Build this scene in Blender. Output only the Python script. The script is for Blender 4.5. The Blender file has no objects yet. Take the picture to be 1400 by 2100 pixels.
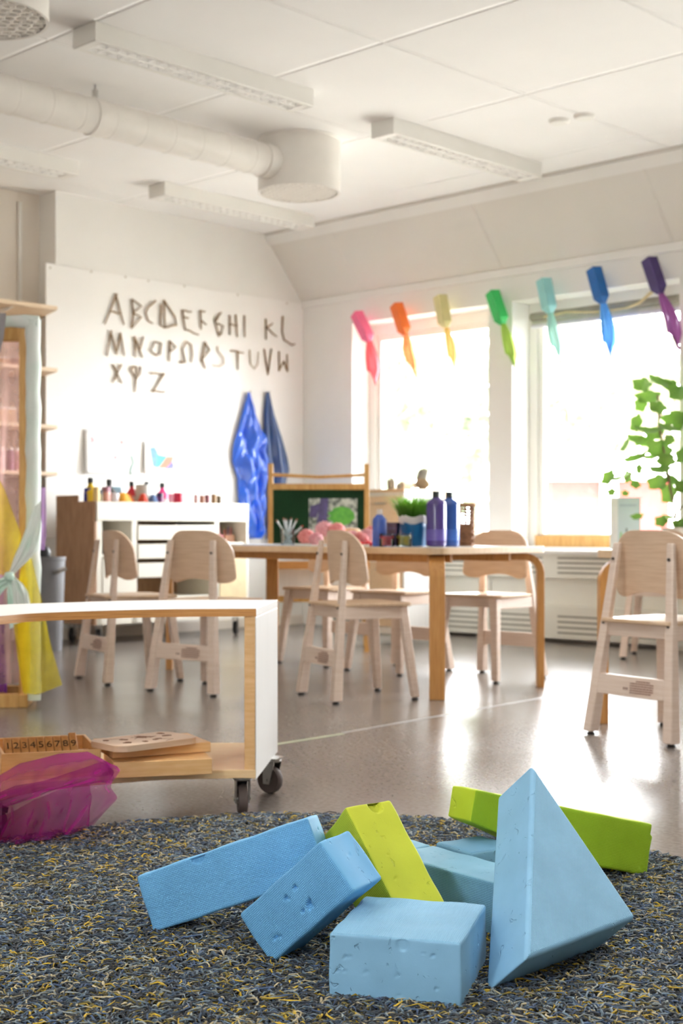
import bpy, bmesh, math, random
import numpy as np
from mathutils import Vector, Matrix
random.seed(7)
NR = np.random.default_rng(11)
S = bpy.context.scene
COL = S.collection
PI = math.pi
# ------------------------------------------------------------------ camera, light, exposure
FPX, CX, HY, CH = 2917.0, 700.0, 1088.0, 0.8        # focal length in px, principal x, horizon y, camera height (m)
cam_d = bpy.data.cameras.new('camera'); cam = bpy.data.objects.new('camera', cam_d); COL.objects.link(cam)
cam.location = (0, 0, CH); cam.rotation_euler = (PI/2, 0, 0)
cam_d.sensor_fit = 'VERTICAL'; cam_d.sensor_height = 36.0; cam_d.lens = 36.0*FPX/2100.0
cam_d.shift_y = (HY-1050.0)/2100.0
cam_d.clip_start = 0.05; cam_d.clip_end = 300
cam_d.dof.use_dof = True; cam_d.dof.focus_distance = 2.62; cam_d.dof.aperture_fstop = 6.0
S.camera = cam
wd = bpy.data.worlds.new('sky'); S.world = wd; wd.use_nodes = True
_bg = wd.node_tree.nodes['Background']; _bg.inputs[0].default_value = (0.955, 0.98, 1.0, 1); _bg.inputs[1].default_value = 30.0
S.view_settings.view_transform = 'Standard'; S.view_settings.look = 'None'
S.view_settings.exposure = 0.42; S.view_settings.gamma = 1.0; S.view_settings.use_curve_mapping = False
FILL_LAMP_W = 56.0                                       # watts of each lit ceiling luminaire (unseen row added over the near end as fill)
S.cycles.use_denoising = True
S.cycles.max_bounces = 10; S.cycles.diffuse_bounces = 6; S.cycles.transparent_max_bounces = 24
S.cycles.sample_clamp_indirect = 8.0; S.cycles.caustics_reflective = False; S.cycles.caustics_refractive = False

# ------------------------------------------------------------------ geometry of the room
TH = math.radians(46.0)
U = Vector((math.sin(TH), -math.cos(TH), 0)); W = Vector((-math.cos(TH), -math.sin(TH), 0))
C0 = Vector((-0.3346, 12.2, 0))                     # corner where the letter wall meets the window wall
RZ = -(PI/2-TH)                                     # local x = U (along the window wall), local y = -W (towards the windows)
RL = TH                                             # local x = -W (along the letter wall), local y = -U (into the letter wall)
CEIL = 3.28; ROOM_A = 11.2; ROOM_B = 11.2; SLANT = 2.75
def R(a, b, z=0): return C0 + U*a + W*b + Vector((0, 0, z))
def ab(p): d = Vector((p[0], p[1], 0))-C0; return d.dot(U), d.dot(W)
def at(px, py, Y): return Vector(((px-CX)*Y/FPX, Y, CH-(py-HY)*Y/FPX))
def onz(px, py, z): return at(px, py, (CH-z)*FPX/(py-HY))
def onleft(px, py, off=0.0):
    r = Vector(((px-CX)/FPX, 1, 0)); t = (C0.dot(U)+off)/r.dot(U); return at(px, py, t)
def onwin(px, py, off=0.0):
    r = Vector(((px-CX)/FPX, 1, 0)); t = (C0.dot(W)+off)/r.dot(W); return at(px, py, t)

# ------------------------------------------------------------------ materials
def lin(c):
    f = lambda v: v/12.92 if v <= .04045 else ((v+.055)/1.055)**2.4
    return tuple(f(x/255.0) for x in c)
def nd(nt, t, **kw):
    n = nt.nodes.new(t)
    for k, v in kw.items(): setattr(n, k, v)
    return n
def mat(name, rgb, rough=.6, metal=0, var=.06, scale=12, stretch=(1,1,1), bump=0.0, bscale=80, spec=.5, rgb2=None, coat=0, emit=None):
    m = bpy.data.materials.new(name); m.use_nodes = True; nt = m.node_tree; p = nt.nodes['Principled BSDF']; L = nt.links.new
    c = lin(rgb); c2 = lin(rgb2) if rgb2 else tuple(max(0, x*(1-var*2)) for x in c); c1 = c if rgb2 else tuple(min(1, x*(1+var)) for x in c)
    tc = nd(nt, 'ShaderNodeTexCoord'); mp = nd(nt, 'ShaderNodeMapping'); mp.inputs['Scale'].default_value = stretch
    L(tc.outputs['Object'], mp.inputs['Vector'])
    nz = nd(nt, 'ShaderNodeTexNoise'); nz.inputs['Scale'].default_value = scale; nz.inputs['Detail'].default_value = 5; L(mp.outputs[0], nz.inputs['Vector'])
    rp = nd(nt, 'ShaderNodeValToRGB'); rp.color_ramp.elements[0].position = .3; rp.color_ramp.elements[1].position = .72
    rp.color_ramp.elements[0].color = (*c2, 1); rp.color_ramp.elements[1].color = (*c1, 1)
    L(nz.outputs['Fac'], rp.inputs[0]); L(rp.outputs[0], p.inputs['Base Color'])
    p.inputs['Roughness'].default_value = rough; p.inputs['Metallic'].default_value = metal; p.inputs['Specular IOR Level'].default_value = spec
    if coat: p.inputs['Coat Weight'].default_value = coat; p.inputs['Coat Roughness'].default_value = .15
    if bump:
        n2 = nd(nt, 'ShaderNodeTexNoise'); n2.inputs['Scale'].default_value = bscale; n2.inputs['Detail'].default_value = 3; L(mp.outputs[0], n2.inputs['Vector'])
        b = nd(nt, 'ShaderNodeBump'); b.inputs['Strength'].default_value = bump; b.inputs['Distance'].default_value = .002
        L(n2.outputs['Fac'], b.inputs['Height']); L(b.outputs[0], p.inputs['Normal'])
    if emit: p.inputs['Emission Color'].default_value = (*emit[0], 1); p.inputs['Emission Strength'].default_value = emit[1]
    return m
def wood(name, rgb, rgb2, stretch=(2, 2, 30), rough=.45, scale=4, bump=.15):
    return mat(name, rgb, rough=rough, rgb2=rgb2, scale=scale, stretch=stretch, bump=bump, bscale=10)
def sheer(name, rgb, fac=.5, tint=.6, back=.5):
    m = bpy.data.materials.new(name); m.use_nodes = True; nt = m.node_tree; L = nt.links.new
    for n in list(nt.nodes):
        if n.type == 'BSDF_PRINCIPLED': nt.nodes.remove(n)
    out = nt.nodes['Material Output']; c = lin(rgb)
    tr = nd(nt, 'ShaderNodeBsdfTransparent'); tr.inputs[0].default_value = (*[1-tint+tint*x for x in c], 1)
    df = nd(nt, 'ShaderNodeBsdfDiffuse'); df.inputs[0].default_value = (*c, 1)
    tl = nd(nt, 'ShaderNodeBsdfTranslucent'); tl.inputs[0].default_value = (*c, 1)
    m1 = nd(nt, 'ShaderNodeMixShader'); m1.inputs[0].default_value = back; L(df.outputs[0], m1.inputs[1]); L(tl.outputs[0], m1.inputs[2])
    lw = nd(nt, 'ShaderNodeLayerWeight'); lw.inputs[0].default_value = .35
    tc = nd(nt, 'ShaderNodeTexCoord'); nz = nd(nt, 'ShaderNodeTexNoise'); nz.inputs['Scale'].default_value = 14; nz.inputs['Detail'].default_value = 4; L(tc.outputs['Object'], nz.inputs['Vector'])
    ma = nd(nt, 'ShaderNodeMath', operation='MULTIPLY_ADD'); L(lw.outputs['Facing'], ma.inputs[0]); ma.inputs[1].default_value = .55; ma.inputs[2].default_value = fac-.12
    mb = nd(nt, 'ShaderNodeMath', operation='MULTIPLY_ADD', use_clamp=True); L(nz.outputs['Fac'], mb.inputs[0]); mb.inputs[1].default_value = .24; L(ma.outputs[0], mb.inputs[2])
    m2 = nd(nt, 'ShaderNodeMixShader'); L(mb.outputs[0], m2.inputs[0]); L(tr.outputs[0], m2.inputs[1]); L(m1.outputs[0], m2.inputs[2]); L(m2.outputs[0], out.inputs[0])
    return m
def glassy(name, rgb=(255,255,255), gloss=.08):
    m = bpy.data.materials.new(name); m.use_nodes = True; nt = m.node_tree; L = nt.links.new
    nt.nodes.remove(nt.nodes['Principled BSDF']); out = nt.nodes['Material Output']
    tr = nd(nt, 'ShaderNodeBsdfTransparent'); tr.inputs[0].default_value = (*lin(rgb), 1)
    gl = nd(nt, 'ShaderNodeBsdfGlossy'); gl.inputs['Roughness'].default_value = .05
    fr = nd(nt, 'ShaderNodeFresnel'); fr.inputs[0].default_value = 1.45
    ma = nd(nt, 'ShaderNodeMath', operation='MULTIPLY', use_clamp=True); L(fr.outputs[0], ma.inputs[0]); ma.inputs[1].default_value = gloss*10
    mx = nd(nt, 'ShaderNodeMixShader'); L(ma.outputs[0], mx.inputs[0]); L(tr.outputs[0], mx.inputs[1]); L(gl.outputs[0], mx.inputs[2]); L(mx.outputs[0], out.inputs[0])
    return m
def leafmat(name, rgb, rgb2, tr=.45):
    m = mat(name, rgb, rough=.45, rgb2=rgb2, scale=9)
    nt = m.node_tree; p = nt.nodes['Principled BSDF']; out = nt.nodes['Material Output']
    tl = nd(nt, 'ShaderNodeBsdfTranslucent'); tl.inputs[0].default_value = (*[min(1, x*1.5) for x in lin(rgb)], 1)
    mx = nd(nt, 'ShaderNodeMixShader'); mx.inputs[0].default_value = tr
    nt.links.new(p.outputs[0], mx.inputs[1]); nt.links.new(tl.outputs[0], mx.inputs[2]); nt.links.new(mx.outputs[0], out.inputs[0])
    return m
M = {}
M['wall'] = mat('painted_wall', (240, 238, 234), .75, var=.015, scale=2, bump=.05, bscale=150)
M['board'] = mat('white_board', (247, 245, 242), .5, var=.01, scale=2)
M['warm_wall'] = mat('warm_wall', (234, 226, 216), .75, var=.02, scale=2)
M['slant'] = mat('acoustic_board', (226, 222, 215), .85, var=.015, scale=2, bump=.08, bscale=300)
M['white'] = mat('white_paint', (240, 238, 233), .4, var=.015, scale=3)
M['rad'] = mat('radiator_paint', (228, 226, 216), .45, var=.015, scale=3)
M['cream'] = mat('cream_laminate', (240, 236, 224), .4, var=.015, scale=3)
M['laminate'] = mat('white_laminate', (240, 239, 236), .35, var=.02, scale=3, stretch=(30, 30, 1))
M['dark'] = mat('dark_slot', (60, 58, 54), .8)
M['black'] = mat('black_plastic', (28, 28, 30), .4)
M['rubber'] = mat('grey_rubber', (96, 84, 80), .6, var=.08, scale=30)
M['steel'] = mat('brushed_steel', (190, 188, 184), .28, metal=1, var=.05, scale=30)
M['grey'] = mat('grey_paint', (128, 128, 132), .5, var=.05)
M['birch'] = wood('birch_plywood', (224, 198, 172), (208, 178, 148), rough=.4)
M['birchleg'] = wood('pale_beech', (234, 216, 202), (222, 200, 182), rough=.36)
M['seatply'] = wood('seat_plywood', (226, 202, 174), (208, 178, 144), (2, 30, 2), rough=.38)
M['honey'] = wood('honey_plywood', (236, 196, 142), (220, 172, 112), (3, 24, 24), rough=.38)
M['honeyedge'] = mat('plywood_edge', (222, 166, 98), .5, rgb2=(186, 126, 66), scale=10, stretch=(1, 1, 60), bump=.1)
M['tabletop'] = wood('table_birch', (226, 200, 166), (212, 182, 144), (3, 30, 3), rough=.28)
M['tableleg'] = wood('bent_birch', (208, 156, 92), (186, 130, 68), (30, 30, 2), rough=.4)
M['pine'] = wood('pine', (214, 172, 106), (190, 142, 72), (14, 14, 2), rough=.5)
M['brown'] = wood('brown_laminate', (186, 146, 112), (164, 124, 92), (8, 8, 2), rough=.5)
M['shelfwood'] = wood('shelf_birch', (228, 206, 178), (212, 186, 154), (2, 20, 20), rough=.5)
M['twig'] = mat('twig_bark', (150, 124, 90), .85, rgb2=(112, 88, 60), scale=40, bump=.5, bscale=60)
M['twiglight'] = mat('pale_twig', (206, 192, 172), .85, rgb2=(178, 160, 136), scale=40, bump=.4, bscale=60)
M['chalk'] = mat('green_chalkboard', (28, 62, 38), .85, rgb2=(24, 48, 30), scale=3, spec=.15)
M['glass'] = glassy('window_glass')
M['jarglass'] = glassy('jar_glass', (238, 244, 244), .1)

M['shelftop_lightened'] = wood('honey_shelf', (248, 222, 178), (238, 202, 150), (3, 24, 24), rough=.35)  # lighter copy of the honey plywood, making up for fill under the bench
# floor: brown-grey speckled vinyl with a soft sheen
def floor_mat():
    m = bpy.data.materials.new('vinyl_floor'); m.use_nodes = True; nt = m.node_tree; p = nt.nodes['Principled BSDF']; L = nt.links.new
    tc = nd(nt, 'ShaderNodeTexCoord')
    n1 = nd(nt, 'ShaderNodeTexNoise'); n1.inputs['Scale'].default_value = 70; n1.inputs['Detail'].default_value = 6; L(tc.outputs['Object'], n1.inputs['Vector'])
    n2 = nd(nt, 'ShaderNodeTexNoise'); n2.inputs['Scale'].default_value = 1.6; n2.inputs['Detail'].default_value = 4; L(tc.outputs['Object'], n2.inputs['Vector'])
    r1 = nd(nt, 'ShaderNodeValToRGB'); r1.color_ramp.elements[0].position = .36; r1.color_ramp.elements[1].position = .66
    r1.color_ramp.elements[0].color = (*lin((108, 100, 94)), 1); r1.color_ramp.elements[1].color = (*lin((132, 124, 117)), 1)
    L(n1.outputs['Fac'], r1.inputs[0])
    mx = nd(nt, 'ShaderNodeMix', data_type='RGBA'); mx.inputs['Factor'].default_value = .3
    r2 = nd(nt, 'ShaderNodeValToRGB'); r2.color_ramp.elements[0].color = (*lin((108, 100, 94)), 1); r2.color_ramp.elements[1].color = (*lin((132, 125, 119)), 1)
    L(n2.outputs['Fac'], r2.inputs[0]); L(r1.outputs[0], mx.inputs['A']); L(r2.outputs[0], mx.inputs['B']); L(mx.outputs['Result'], p.inputs['Base Color'])
    rr = nd(nt, 'ShaderNodeMapRange'); rr.inputs['To Min'].default_value = .2; rr.inputs['To Max'].default_value = .3; L(n2.outputs['Fac'], rr.inputs['Value']); L(rr.outputs[0], p.inputs['Roughness'])
    b = nd(nt, 'ShaderNodeBump'); b.inputs['Strength'].default_value = .05; b.inputs['Distance'].default_value = .002
    n3 = nd(nt, 'ShaderNodeTexNoise'); n3.inputs['Scale'].default_value = 35; L(tc.outputs['Object'], n3.inputs['Vector']); L(n3.outputs['Fac'], b.inputs['Height']); L(b.outputs[0], p.inputs['Normal'])
    return m
M['floor'] = floor_mat()
def panel_mat(name, rgb, sx, sy, ox, oy, rough=.8, depth=.006, w=.012):
    """painted ceiling boards with grooves between them, in the object's own coordinates"""
    m = mat(name, rgb, rough, var=.015, scale=1.5); nt = m.node_tree; p = nt.nodes['Principled BSDF']; L = nt.links.new
    tc = nd(nt, 'ShaderNodeTexCoord'); sp = nd(nt, 'ShaderNodeSeparateXYZ'); L(tc.outputs['Object'], sp.inputs[0]); outs = []
    for k, s, o in (('X', sx, ox), ('Y', sy, oy)):
        a = nd(nt, 'ShaderNodeMath', operation='ADD'); L(sp.outputs[k], a.inputs[0]); a.inputs[1].default_value = 100*s+o
        d = nd(nt, 'ShaderNodeMath', operation='MODULO'); L(a.outputs[0], d.inputs[0]); d.inputs[1].default_value = s
        e = nd(nt, 'ShaderNodeMath', operation='SUBTRACT'); L(d.outputs[0], e.inputs[0]); e.inputs[1].default_value = s/2
        f = nd(nt, 'ShaderNodeMath', operation='ABSOLUTE'); L(e.outputs[0], f.inputs[0])
        g = nd(nt, 'ShaderNodeMapRange'); L(f.outputs[0], g.inputs['Value']); g.inputs['From Min'].default_value = 0; g.inputs['From Max'].default_value = w
        outs.append(g)
    mn = nd(nt, 'ShaderNodeMath', operation='MINIMUM'); L(outs[0].outputs[0], mn.inputs[0]); L(outs[1].outputs[0], mn.inputs[1])
    b = nd(nt, 'ShaderNodeBump'); b.inputs['Strength'].default_value = 1; b.inputs['Distance'].default_value = depth; L(mn.outputs[0], b.inputs['Height']); L(b.outputs[0], p.inputs['Normal'])
    return m
M['ceiling'] = panel_mat('ceiling_boards', (246, 245, 244), 1.2, 1.2, .35, .2, depth=.009, w=.018)

# ------------------------------------------------------------------ mesh helpers
class MB:
    def __init__(s): s.v = []; s.f = []; s.sm = []; s.mi = []
    def add(s, vs, fs, smooth=False, mi=0):
        o = len(s.v); s.v += [tuple(v) for v in vs]; s.f += [tuple(i+o for i in f) for f in fs]; s.sm += [smooth]*len(fs); s.mi += [mi]*len(fs); return s
    def box(s, c, d, rot=None, mi=0):
        vs = [Vector((x*d[0]/2, y*d[1]/2, z*d[2]/2)) for x in (-1, 1) for y in (-1, 1) for z in (-1, 1)]
        if rot is not None: vs = [rot @ v for v in vs]
        return s.add([v+Vector(c) for v in vs], [(0,1,3,2),(4,6,7,5),(0,4,5,1),(2,3,7,6),(0,2,6,4),(1,5,7,3)], mi=mi)
    def bx(s, a, b, mi=0):
        return s.box([(a[i]+b[i])/2 for i in range(3)], [abs(b[i]-a[i]) for i in range(3)], mi=mi)
    def hexa(s, lo, hi):   # two rings of four points, same order
        return s.add(list(lo)+list(hi), [(3,2,1,0),(4,5,6,7),(0,1,5,4),(1,2,6,5),(2,3,7,6),(3,0,4,7)])
    def tube(s, pts, r, n=10, cap=True, flat=1.0, mi=0):
        pts = [Vector(p) for p in pts]; rs = r if isinstance(r, (list, tuple)) else [r]*len(pts); vs = []; up = None
        for i, p in enumerate(pts):
            t = (pts[min(i+1, len(pts)-1)]-pts[max(i-1, 0)]).normalized()
            if up is None: up = t.orthogonal().normalized()
            up = (up-t*up.dot(t)).normalized(); q = t.cross(up)
            vs += [p+(up*math.cos(2*PI*k/n)+q*math.sin(2*PI*k/n)*flat)*rs[i] for k in range(n)]
        fs = [(i*n+k, i*n+(k+1) % n, (i+1)*n+(k+1) % n, (i+1)*n+k) for i in range(len(pts)-1) for k in range(n)]
        s.add(vs, fs, True, mi)
        if cap:
            s.add(vs[:n], [tuple(range(n-1, -1, -1))], mi=mi); s.add(vs[-n:], [tuple(range(n))], mi=mi)
        return s
    def lathe(s, prof, n=28, o=(0, 0, 0), mi=0):
        o = Vector(o); vs = [o+Vector((r*math.cos(2*PI*k/n), r*math.sin(2*PI*k/n), z)) for r, z in prof for k in range(n)]
        fs = [(i*n+k, i*n+(k+1) % n, (i+1)*n+(k+1) % n, (i+1)*n+k) for i in range(len(prof)-1) for k in range(n)]
        s.add(vs, fs, True, mi)
        if prof[0][0] > 1e-4: s.add(vs[:n], [tuple(range(n-1, -1, -1))], mi=mi)
        if prof[-1][0] > 1e-4: s.add(vs[-n:], [tuple(range(n))], mi=mi)
        return s
    def prism(s, poly, z0, z1, mi=0, smooth=False):    # polygon (counter-clockwise, may be concave) extruded up
        n = len(poly); s.add([(x, y, z0) for x, y in poly]+[(x, y, z1) for x, y in poly],
              [tuple(range(n-1, -1, -1)), tuple(range(n, 2*n))], mi=mi)
        return s.add([(x, y, z0) for x, y in poly]+[(x, y, z1) for x, y in poly], [(i, (i+1) % n, n+(i+1) % n, n+i) for i in range(n)], smooth, mi)
    def sheet(s, fn, nu, nv, smooth=True, thick=0.0):
        g = [[Vector(fn(i/nu, j/nv)) for j in range(nv+1)] for i in range(nu+1)]
        vs = [p for r in g for p in r]; k = nv+1
        fs = [(i*k+j, (i+1)*k+j, (i+1)*k+j+1, i*k+j+1) for i in range(nu) for j in range(nv)]
        return s.add(vs, fs, smooth)
    def xf(s, m):
        s.v = [tuple(m @ Vector(v)) for v in s.v]; return s
    def build(s, name, m=None, parent=None, loc=None, rz=0, bevel=0, seg=2, sharp=35, solid=0, local=True):
        me = bpy.data.meshes.new(name); me.from_pydata(s.v, [], s.f)
        me.polygons.foreach_set('use_smooth', s.sm)
        for x in (m if isinstance(m, (list, tuple)) else [m]):
            if x: me.materials.append(x)
        if any(s.mi): me.polygons.foreach_set('material_index', s.mi)
        bm = bmesh.new(); bm.from_mesh(me); bmesh.ops.remove_doubles(bm, verts=bm.verts, dist=1e-6); bmesh.ops.recalc_face_normals(bm, faces=bm.faces); bm.to_mesh(me); bm.free()
        me.set_sharp_from_angle(angle=math.radians(sharp)); me.update()
        o = bpy.data.objects.new(name, me); COL.objects.link(o)
        if parent: o.parent = parent
        if loc is not None: o.location = loc
        o.rotation_euler.z = rz
        if solid:
            md = o.modifiers.new('solid', 'SOLIDIFY'); md.thickness = solid; md.offset = 0
        if bevel:
            b = o.modifiers.new('bevel', 'BEVEL'); b.width = bevel; b.segments = seg; b.limit_method = 'ANGLE'; b.angle_limit = math.radians(40); b.harden_normals = False
        return o
def tag(o, label, cat, group=None, kind=None):
    if label: o['label'] = label
    if cat: o['category'] = cat
    if group: o['group'] = group
    if kind: o['kind'] = kind
    return o
def thing(name, label, cat, loc=(0, 0, 0), rz=0, group=None):
    o = bpy.data.objects.new(name, None); COL.objects.link(o); o.empty_display_size = .1
    o.location = loc; o.rotation_euler.z = rz
    return tag(o, label, cat, group)
def struct(o): o['kind'] = 'structure'; return o
KIDS = {}
def copy_tree(o, parent=None):
    c = o.copy(); COL.objects.link(c); c.parent = parent
    for ch in list(o.children): copy_tree(ch, c)
    return c
def rrect(w, d, r, n=6, cx=0, cy=0):
    out = []
    for sx, sy, a0 in ((1, 1, 0), (-1, 1, 90), (-1, -1, 180), (1, -1, 270)):
        for k in range(n+1):
            a = math.radians(a0+90*k/n); out.append((cx+sx*(w/2-r)+r*math.cos(a), cy+sy*(d/2-r)+r*math.sin(a)))
    return out
def arc(c, r, a0, a1, n): return [(c[0]+r*math.cos(math.radians(a0+(a1-a0)*k/n)), c[1]+r*math.sin(math.radians(a0+(a1-a0)*k/n))) for k in range(n+1)]
def text_mesh(txt, size, name='number', depth=0.0004):
    cu = bpy.data.curves.new('tmp', 'FONT'); cu.body = txt; cu.size = size; cu.extrude = depth; cu.align_x = 'CENTER'; cu.align_y = 'CENTER'
    ob = bpy.data.objects.new('tmp', cu); COL.objects.link(ob); dg = bpy.context.evaluated_depsgraph_get()
    me = bpy.data.meshes.new_from_object(ob.evaluated_get(dg)); bpy.data.objects.remove(ob); bpy.data.curves.remove(cu); me.name = name
    return me
# ------------------------------------------------------------------ setting
def roomobj(mb, name, m, bevel=0): return struct(mb.build(name, m, None, C0, RZ, bevel=bevel))   # local = (a, -b, z)
A1L, A1R = ab(onwin(722, 800))[0], ab(onwin(1001, 800))[0]
A2L, A2R = ab(onwin(1050, 800))[0], ab(onwin(1393, 800))[0]
_lo, _hi = .02, .9
for _ in range(40):                                                   # depth of the window reveals
    _m = (_lo+_hi)/2; _p = R(A1L, -_m)
    if CX+FPX*_p.x/_p.y < 757: _lo = _m
    else: _hi = _m
RD = _lo
ZW0, ZW1 = .665, 2.515
OPEN = [(A1L, A1R), (A2L, A2R)]
_w = A2R-A2L; _g = A2L-A1R
for k in range(2):
    a0 = OPEN[-1][1]+_g+.15; OPEN.append((a0, min(a0+_w, ROOM_A-.3)))  # windows added beyond the view to light the blocks from the right
BL = ab(onleft(114, 700))[1]                                           # where the letter wall steps back into the shelf alcove
REC = .21
roomobj(MB().bx((-.6, 0.6, -.1), (ROOM_A+.2, -ROOM_B-.2, 0)), 'floor', M['floor'])
roomobj(MB().bx((-.6, 0.6, CEIL), (ROOM_A+.2, -ROOM_B-.2, CEIL+.12)), 'ceiling', M['ceiling'])
mb = MB(); T = RD+.12
mb.bx((-.5, 0, 0), (ROOM_A, T, ZW0)); mb.bx((-.5, 0, ZW1), (ROOM_A, T, CEIL))
xs = [-.5]+[x for o in OPEN for x in o]+[ROOM_A]
for i in range(0, len(xs), 2): mb.bx((xs[i], 0, ZW0), (xs[i+1], T, ZW1))
roomobj(mb, 'wall_right', M['wall'])
roomobj(MB().bx((-.5, 0, 0), (0, -BL, CEIL)), 'wall_left', M['wall'])
roomobj(MB().bx((-.5, -BL, 0), (-REC, -ROOM_B, CEIL)), 'wall_alcove', M['warm_wall'])
roomobj(MB().bx((ROOM_A, T, 0), (ROOM_A+.2, -ROOM_B, CEIL)), 'wall_far_right', M['wall'])
mb = MB(); mb.bx((-.5, -ROOM_B, 0), (ROOM_A, -ROOM_B-.2, .9)).bx((-.5, -ROOM_B, 2.6), (ROOM_A, -ROOM_B-.2, CEIL)).bx((-.5, -ROOM_B, .9), (7.8, -ROOM_B-.2, 2.6)).bx((8.25, -ROOM_B, .9), (ROOM_A, -ROOM_B-.2, 2.6))  # unseen opening in the back wall, added and sized for fill light
roomobj(mb, 'wall_back', M['wall'])
# sloping boards between ceiling and window wall
_s0, _s1 = ab(onwin(881, 560))[0], ab(onwin(1198, 505))[0]
M['slant'] = panel_mat('acoustic_board_panels', (228, 224, 217), _s1-_s0, 400, -(_s0 % (_s1-_s0)), 200.0, .85, .005, .012)
_e = ab(onleft(541, 478))[1]
mb = MB(); mb.add([(0, 0, SLANT), (0, -_e, CEIL), (0, 0, CEIL), (ROOM_A, 0, SLANT), (ROOM_A, -_e, CEIL), (ROOM_A, 0, CEIL)], [(0, 1, 4, 3), (0, 3, 5, 2), (1, 2, 5, 4), (0, 2, 1), (3, 4, 5)])
roomobj(mb, 'wall_slope', M['slant'])
roomobj(MB().bx((0, -.0, SLANT-.05), (ROOM_A, -.022, SLANT+.012)), 'trim_1', M['wall'], .004)
roomobj(MB().box((ROOM_A/2, -_e+.035, CEIL-.055), (ROOM_A, .012, .09), Matrix.Rotation(math.atan2(_e, CEIL-SLANT), 3, 'X')), 'shadow_gap_strip', M['wall'])  # strip standing in for the shadow band along the ceiling edge
roomobj(MB().bx((0, -.0, 0), (.012, -BL, .08)), 'baseboard_left', M['warm_wall'], .003)
# windows
for i, (a0, a1) in enumerate(OPEN):
    w = bpy.data.objects.new('window_%d' % (i+1), None); COL.objects.link(w); w.location = R(a0, 0, ZW0); w.rotation_euler.z = RZ; struct(w)
    wdt, hgt = a1-a0, ZW1-ZW0; f = .075; y0, y1 = RD-.0, RD+.07
    mb = MB()
    mb.bx((0, y0, 0), (f, y1, hgt)).bx((wdt-f, y0, 0), (wdt, y1, hgt)).bx((f, y0, hgt-.09), (wdt-f, y1, hgt)).bx((f, y0, 0), (wdt-f, y1, .07))
    g = .045; b0, b1 = f, wdt-f
    mb.bx((b0, y0+.02, .07), (b0+g, y1-.005, hgt-.09)).bx((b1-g, y0+.02, .07), (b1, y1-.005, hgt-.09)).bx((b0+g, y0+.02, hgt-.135), (b1-g, y1-.005, hgt-.09)).bx((b0+g, y0+.02, .07), (b1-g, y1-.005, .112))
    mb.build('window_frame', M['white'], w, bevel=.005)
    MB().bx((b0+g-.01, y0+.045, .10), (b1-g+.01, y0+.051, hgt-.125)).build('pane', M['glass'], w)
    mb = MB().bx((-.0, .0, -.0), (wdt, y0, .012)); mb.build('sill', M['white'], w)
    if i == 1: MB().bx((f, y0-.03, .012), (wdt-f, y0-.004, .1)).build('bottom_rail', M['pine'], w, bevel=.003)['label'] = 'bare pine bottom rail'
    lt = bpy.data.lights.new('daylight', 'AREA'); lo = bpy.data.objects.new('daylight', lt); COL.objects.link(lo)
    lt.shape = 'RECTANGLE'; lt.size = wdt; lt.size_y = hgt; lt.cycles.is_portal = True
    lo.location = R((a0+a1)/2, -(T+.02), (ZW0+ZW1)/2); lo.rotation_euler = (-PI/2, 0, RZ)     # faces into the room
lt = bpy.data.lights.new('daylight', 'AREA'); lo = bpy.data.objects.new('daylight', lt); COL.objects.link(lo)
lt.shape = 'RECTANGLE'; lt.size = .45; lt.size_y = 1.7; lt.cycles.is_portal = True
lo.location = R(8.025, ROOM_B+.22, 1.75); lo.rotation_euler = (PI/2, 0, RZ)
# outside: ground paled to bounce light up indoors, low red house with a white roof, trees
struct(roomobj(MB().bx((-40, .8, -.7), (60, 70, -.6)), 'ground', mat('bounce_ground', (226, 222, 210), .9, var=.06, scale=3)))
fac = mat('red_cladding', (112, 42, 39), .85, var=.05, scale=6); wht = mat('white_fascia', (240, 240, 236), .7)
def house(px0, px1, Y, ztop, zband, nm, lab):
    p0, p1 = at(px0, HY, Y), at(px1, HY, Y); L = p1.x-p0.x
    t = thing(nm, lab, 'house', (p0.x, Y, -.6))
    MB().bx((0, 0, 0), (L, 6, ztop-zband+.6)).build('wall', fac, t)
    MB().bx((-.5, -.5, ztop-zband+.6), (L+.5, 6.5, ztop+.6)).build('roof', wht, t, bevel=.03)
    mb = MB(); mb.bx((-.3, -.3, .3), (L+.3, 0, .9)); mb.build('base_band', wht, t)
    for k in range(5): MB().bx((1.2+k*L/5, -.16, 0), (1.5+k*L/5, -.02, ztop-zband+.6)).build('post', wht, t)
house(1095, 1800, 26, 2.2, .5, 'house', 'low red clad house with white roof edge seen through the right window')
bark = mat('bark', (120, 104, 88), .9)
LV = [leafmat('leaves_a', (112, 120, 98), (88, 98, 78)), leafmat('leaves_b', (122, 122, 100), (98, 100, 80))]
def tree(px, Y, h, rad, k, lab):
    rn = np.random.default_rng(100+k); p = at(px, HY, Y); t = thing('tree', lab, 'tree', (p.x, Y, -.6), 0, 'trees outside the windows')
    MB().tube([(0, 0, 0), (.1, 0, h*.4), (0, .1, h*.85)], [.22, .16, .05], 8).build('trunk', bark, t)
    n = 900; c = rn.normal(size=(n, 3)); c /= np.linalg.norm(c, axis=1)[:, None]; c *= (rn.random(n)**.4)[:, None]*rad; c[:, 2] = c[:, 2]*h*.36/rad+h*.62
    d = rn.normal(size=(n, 3)); d /= np.linalg.norm(d, axis=1)[:, None]; e = np.cross(d, rn.normal(size=(n, 3))); e /= np.linalg.norm(e, axis=1)[:, None]
    s = (.12+.2*rn.random(n))[:, None]; v = np.stack([c-d*s, c+e*s*.6, c+d*s, c-e*s*.6], 1).reshape(-1, 3)
    MB().add(v, [(4*i, 4*i+1, 4*i+2, 4*i+3) for i in range(n)]).build('foliage', LV[k % 2], t)
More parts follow.
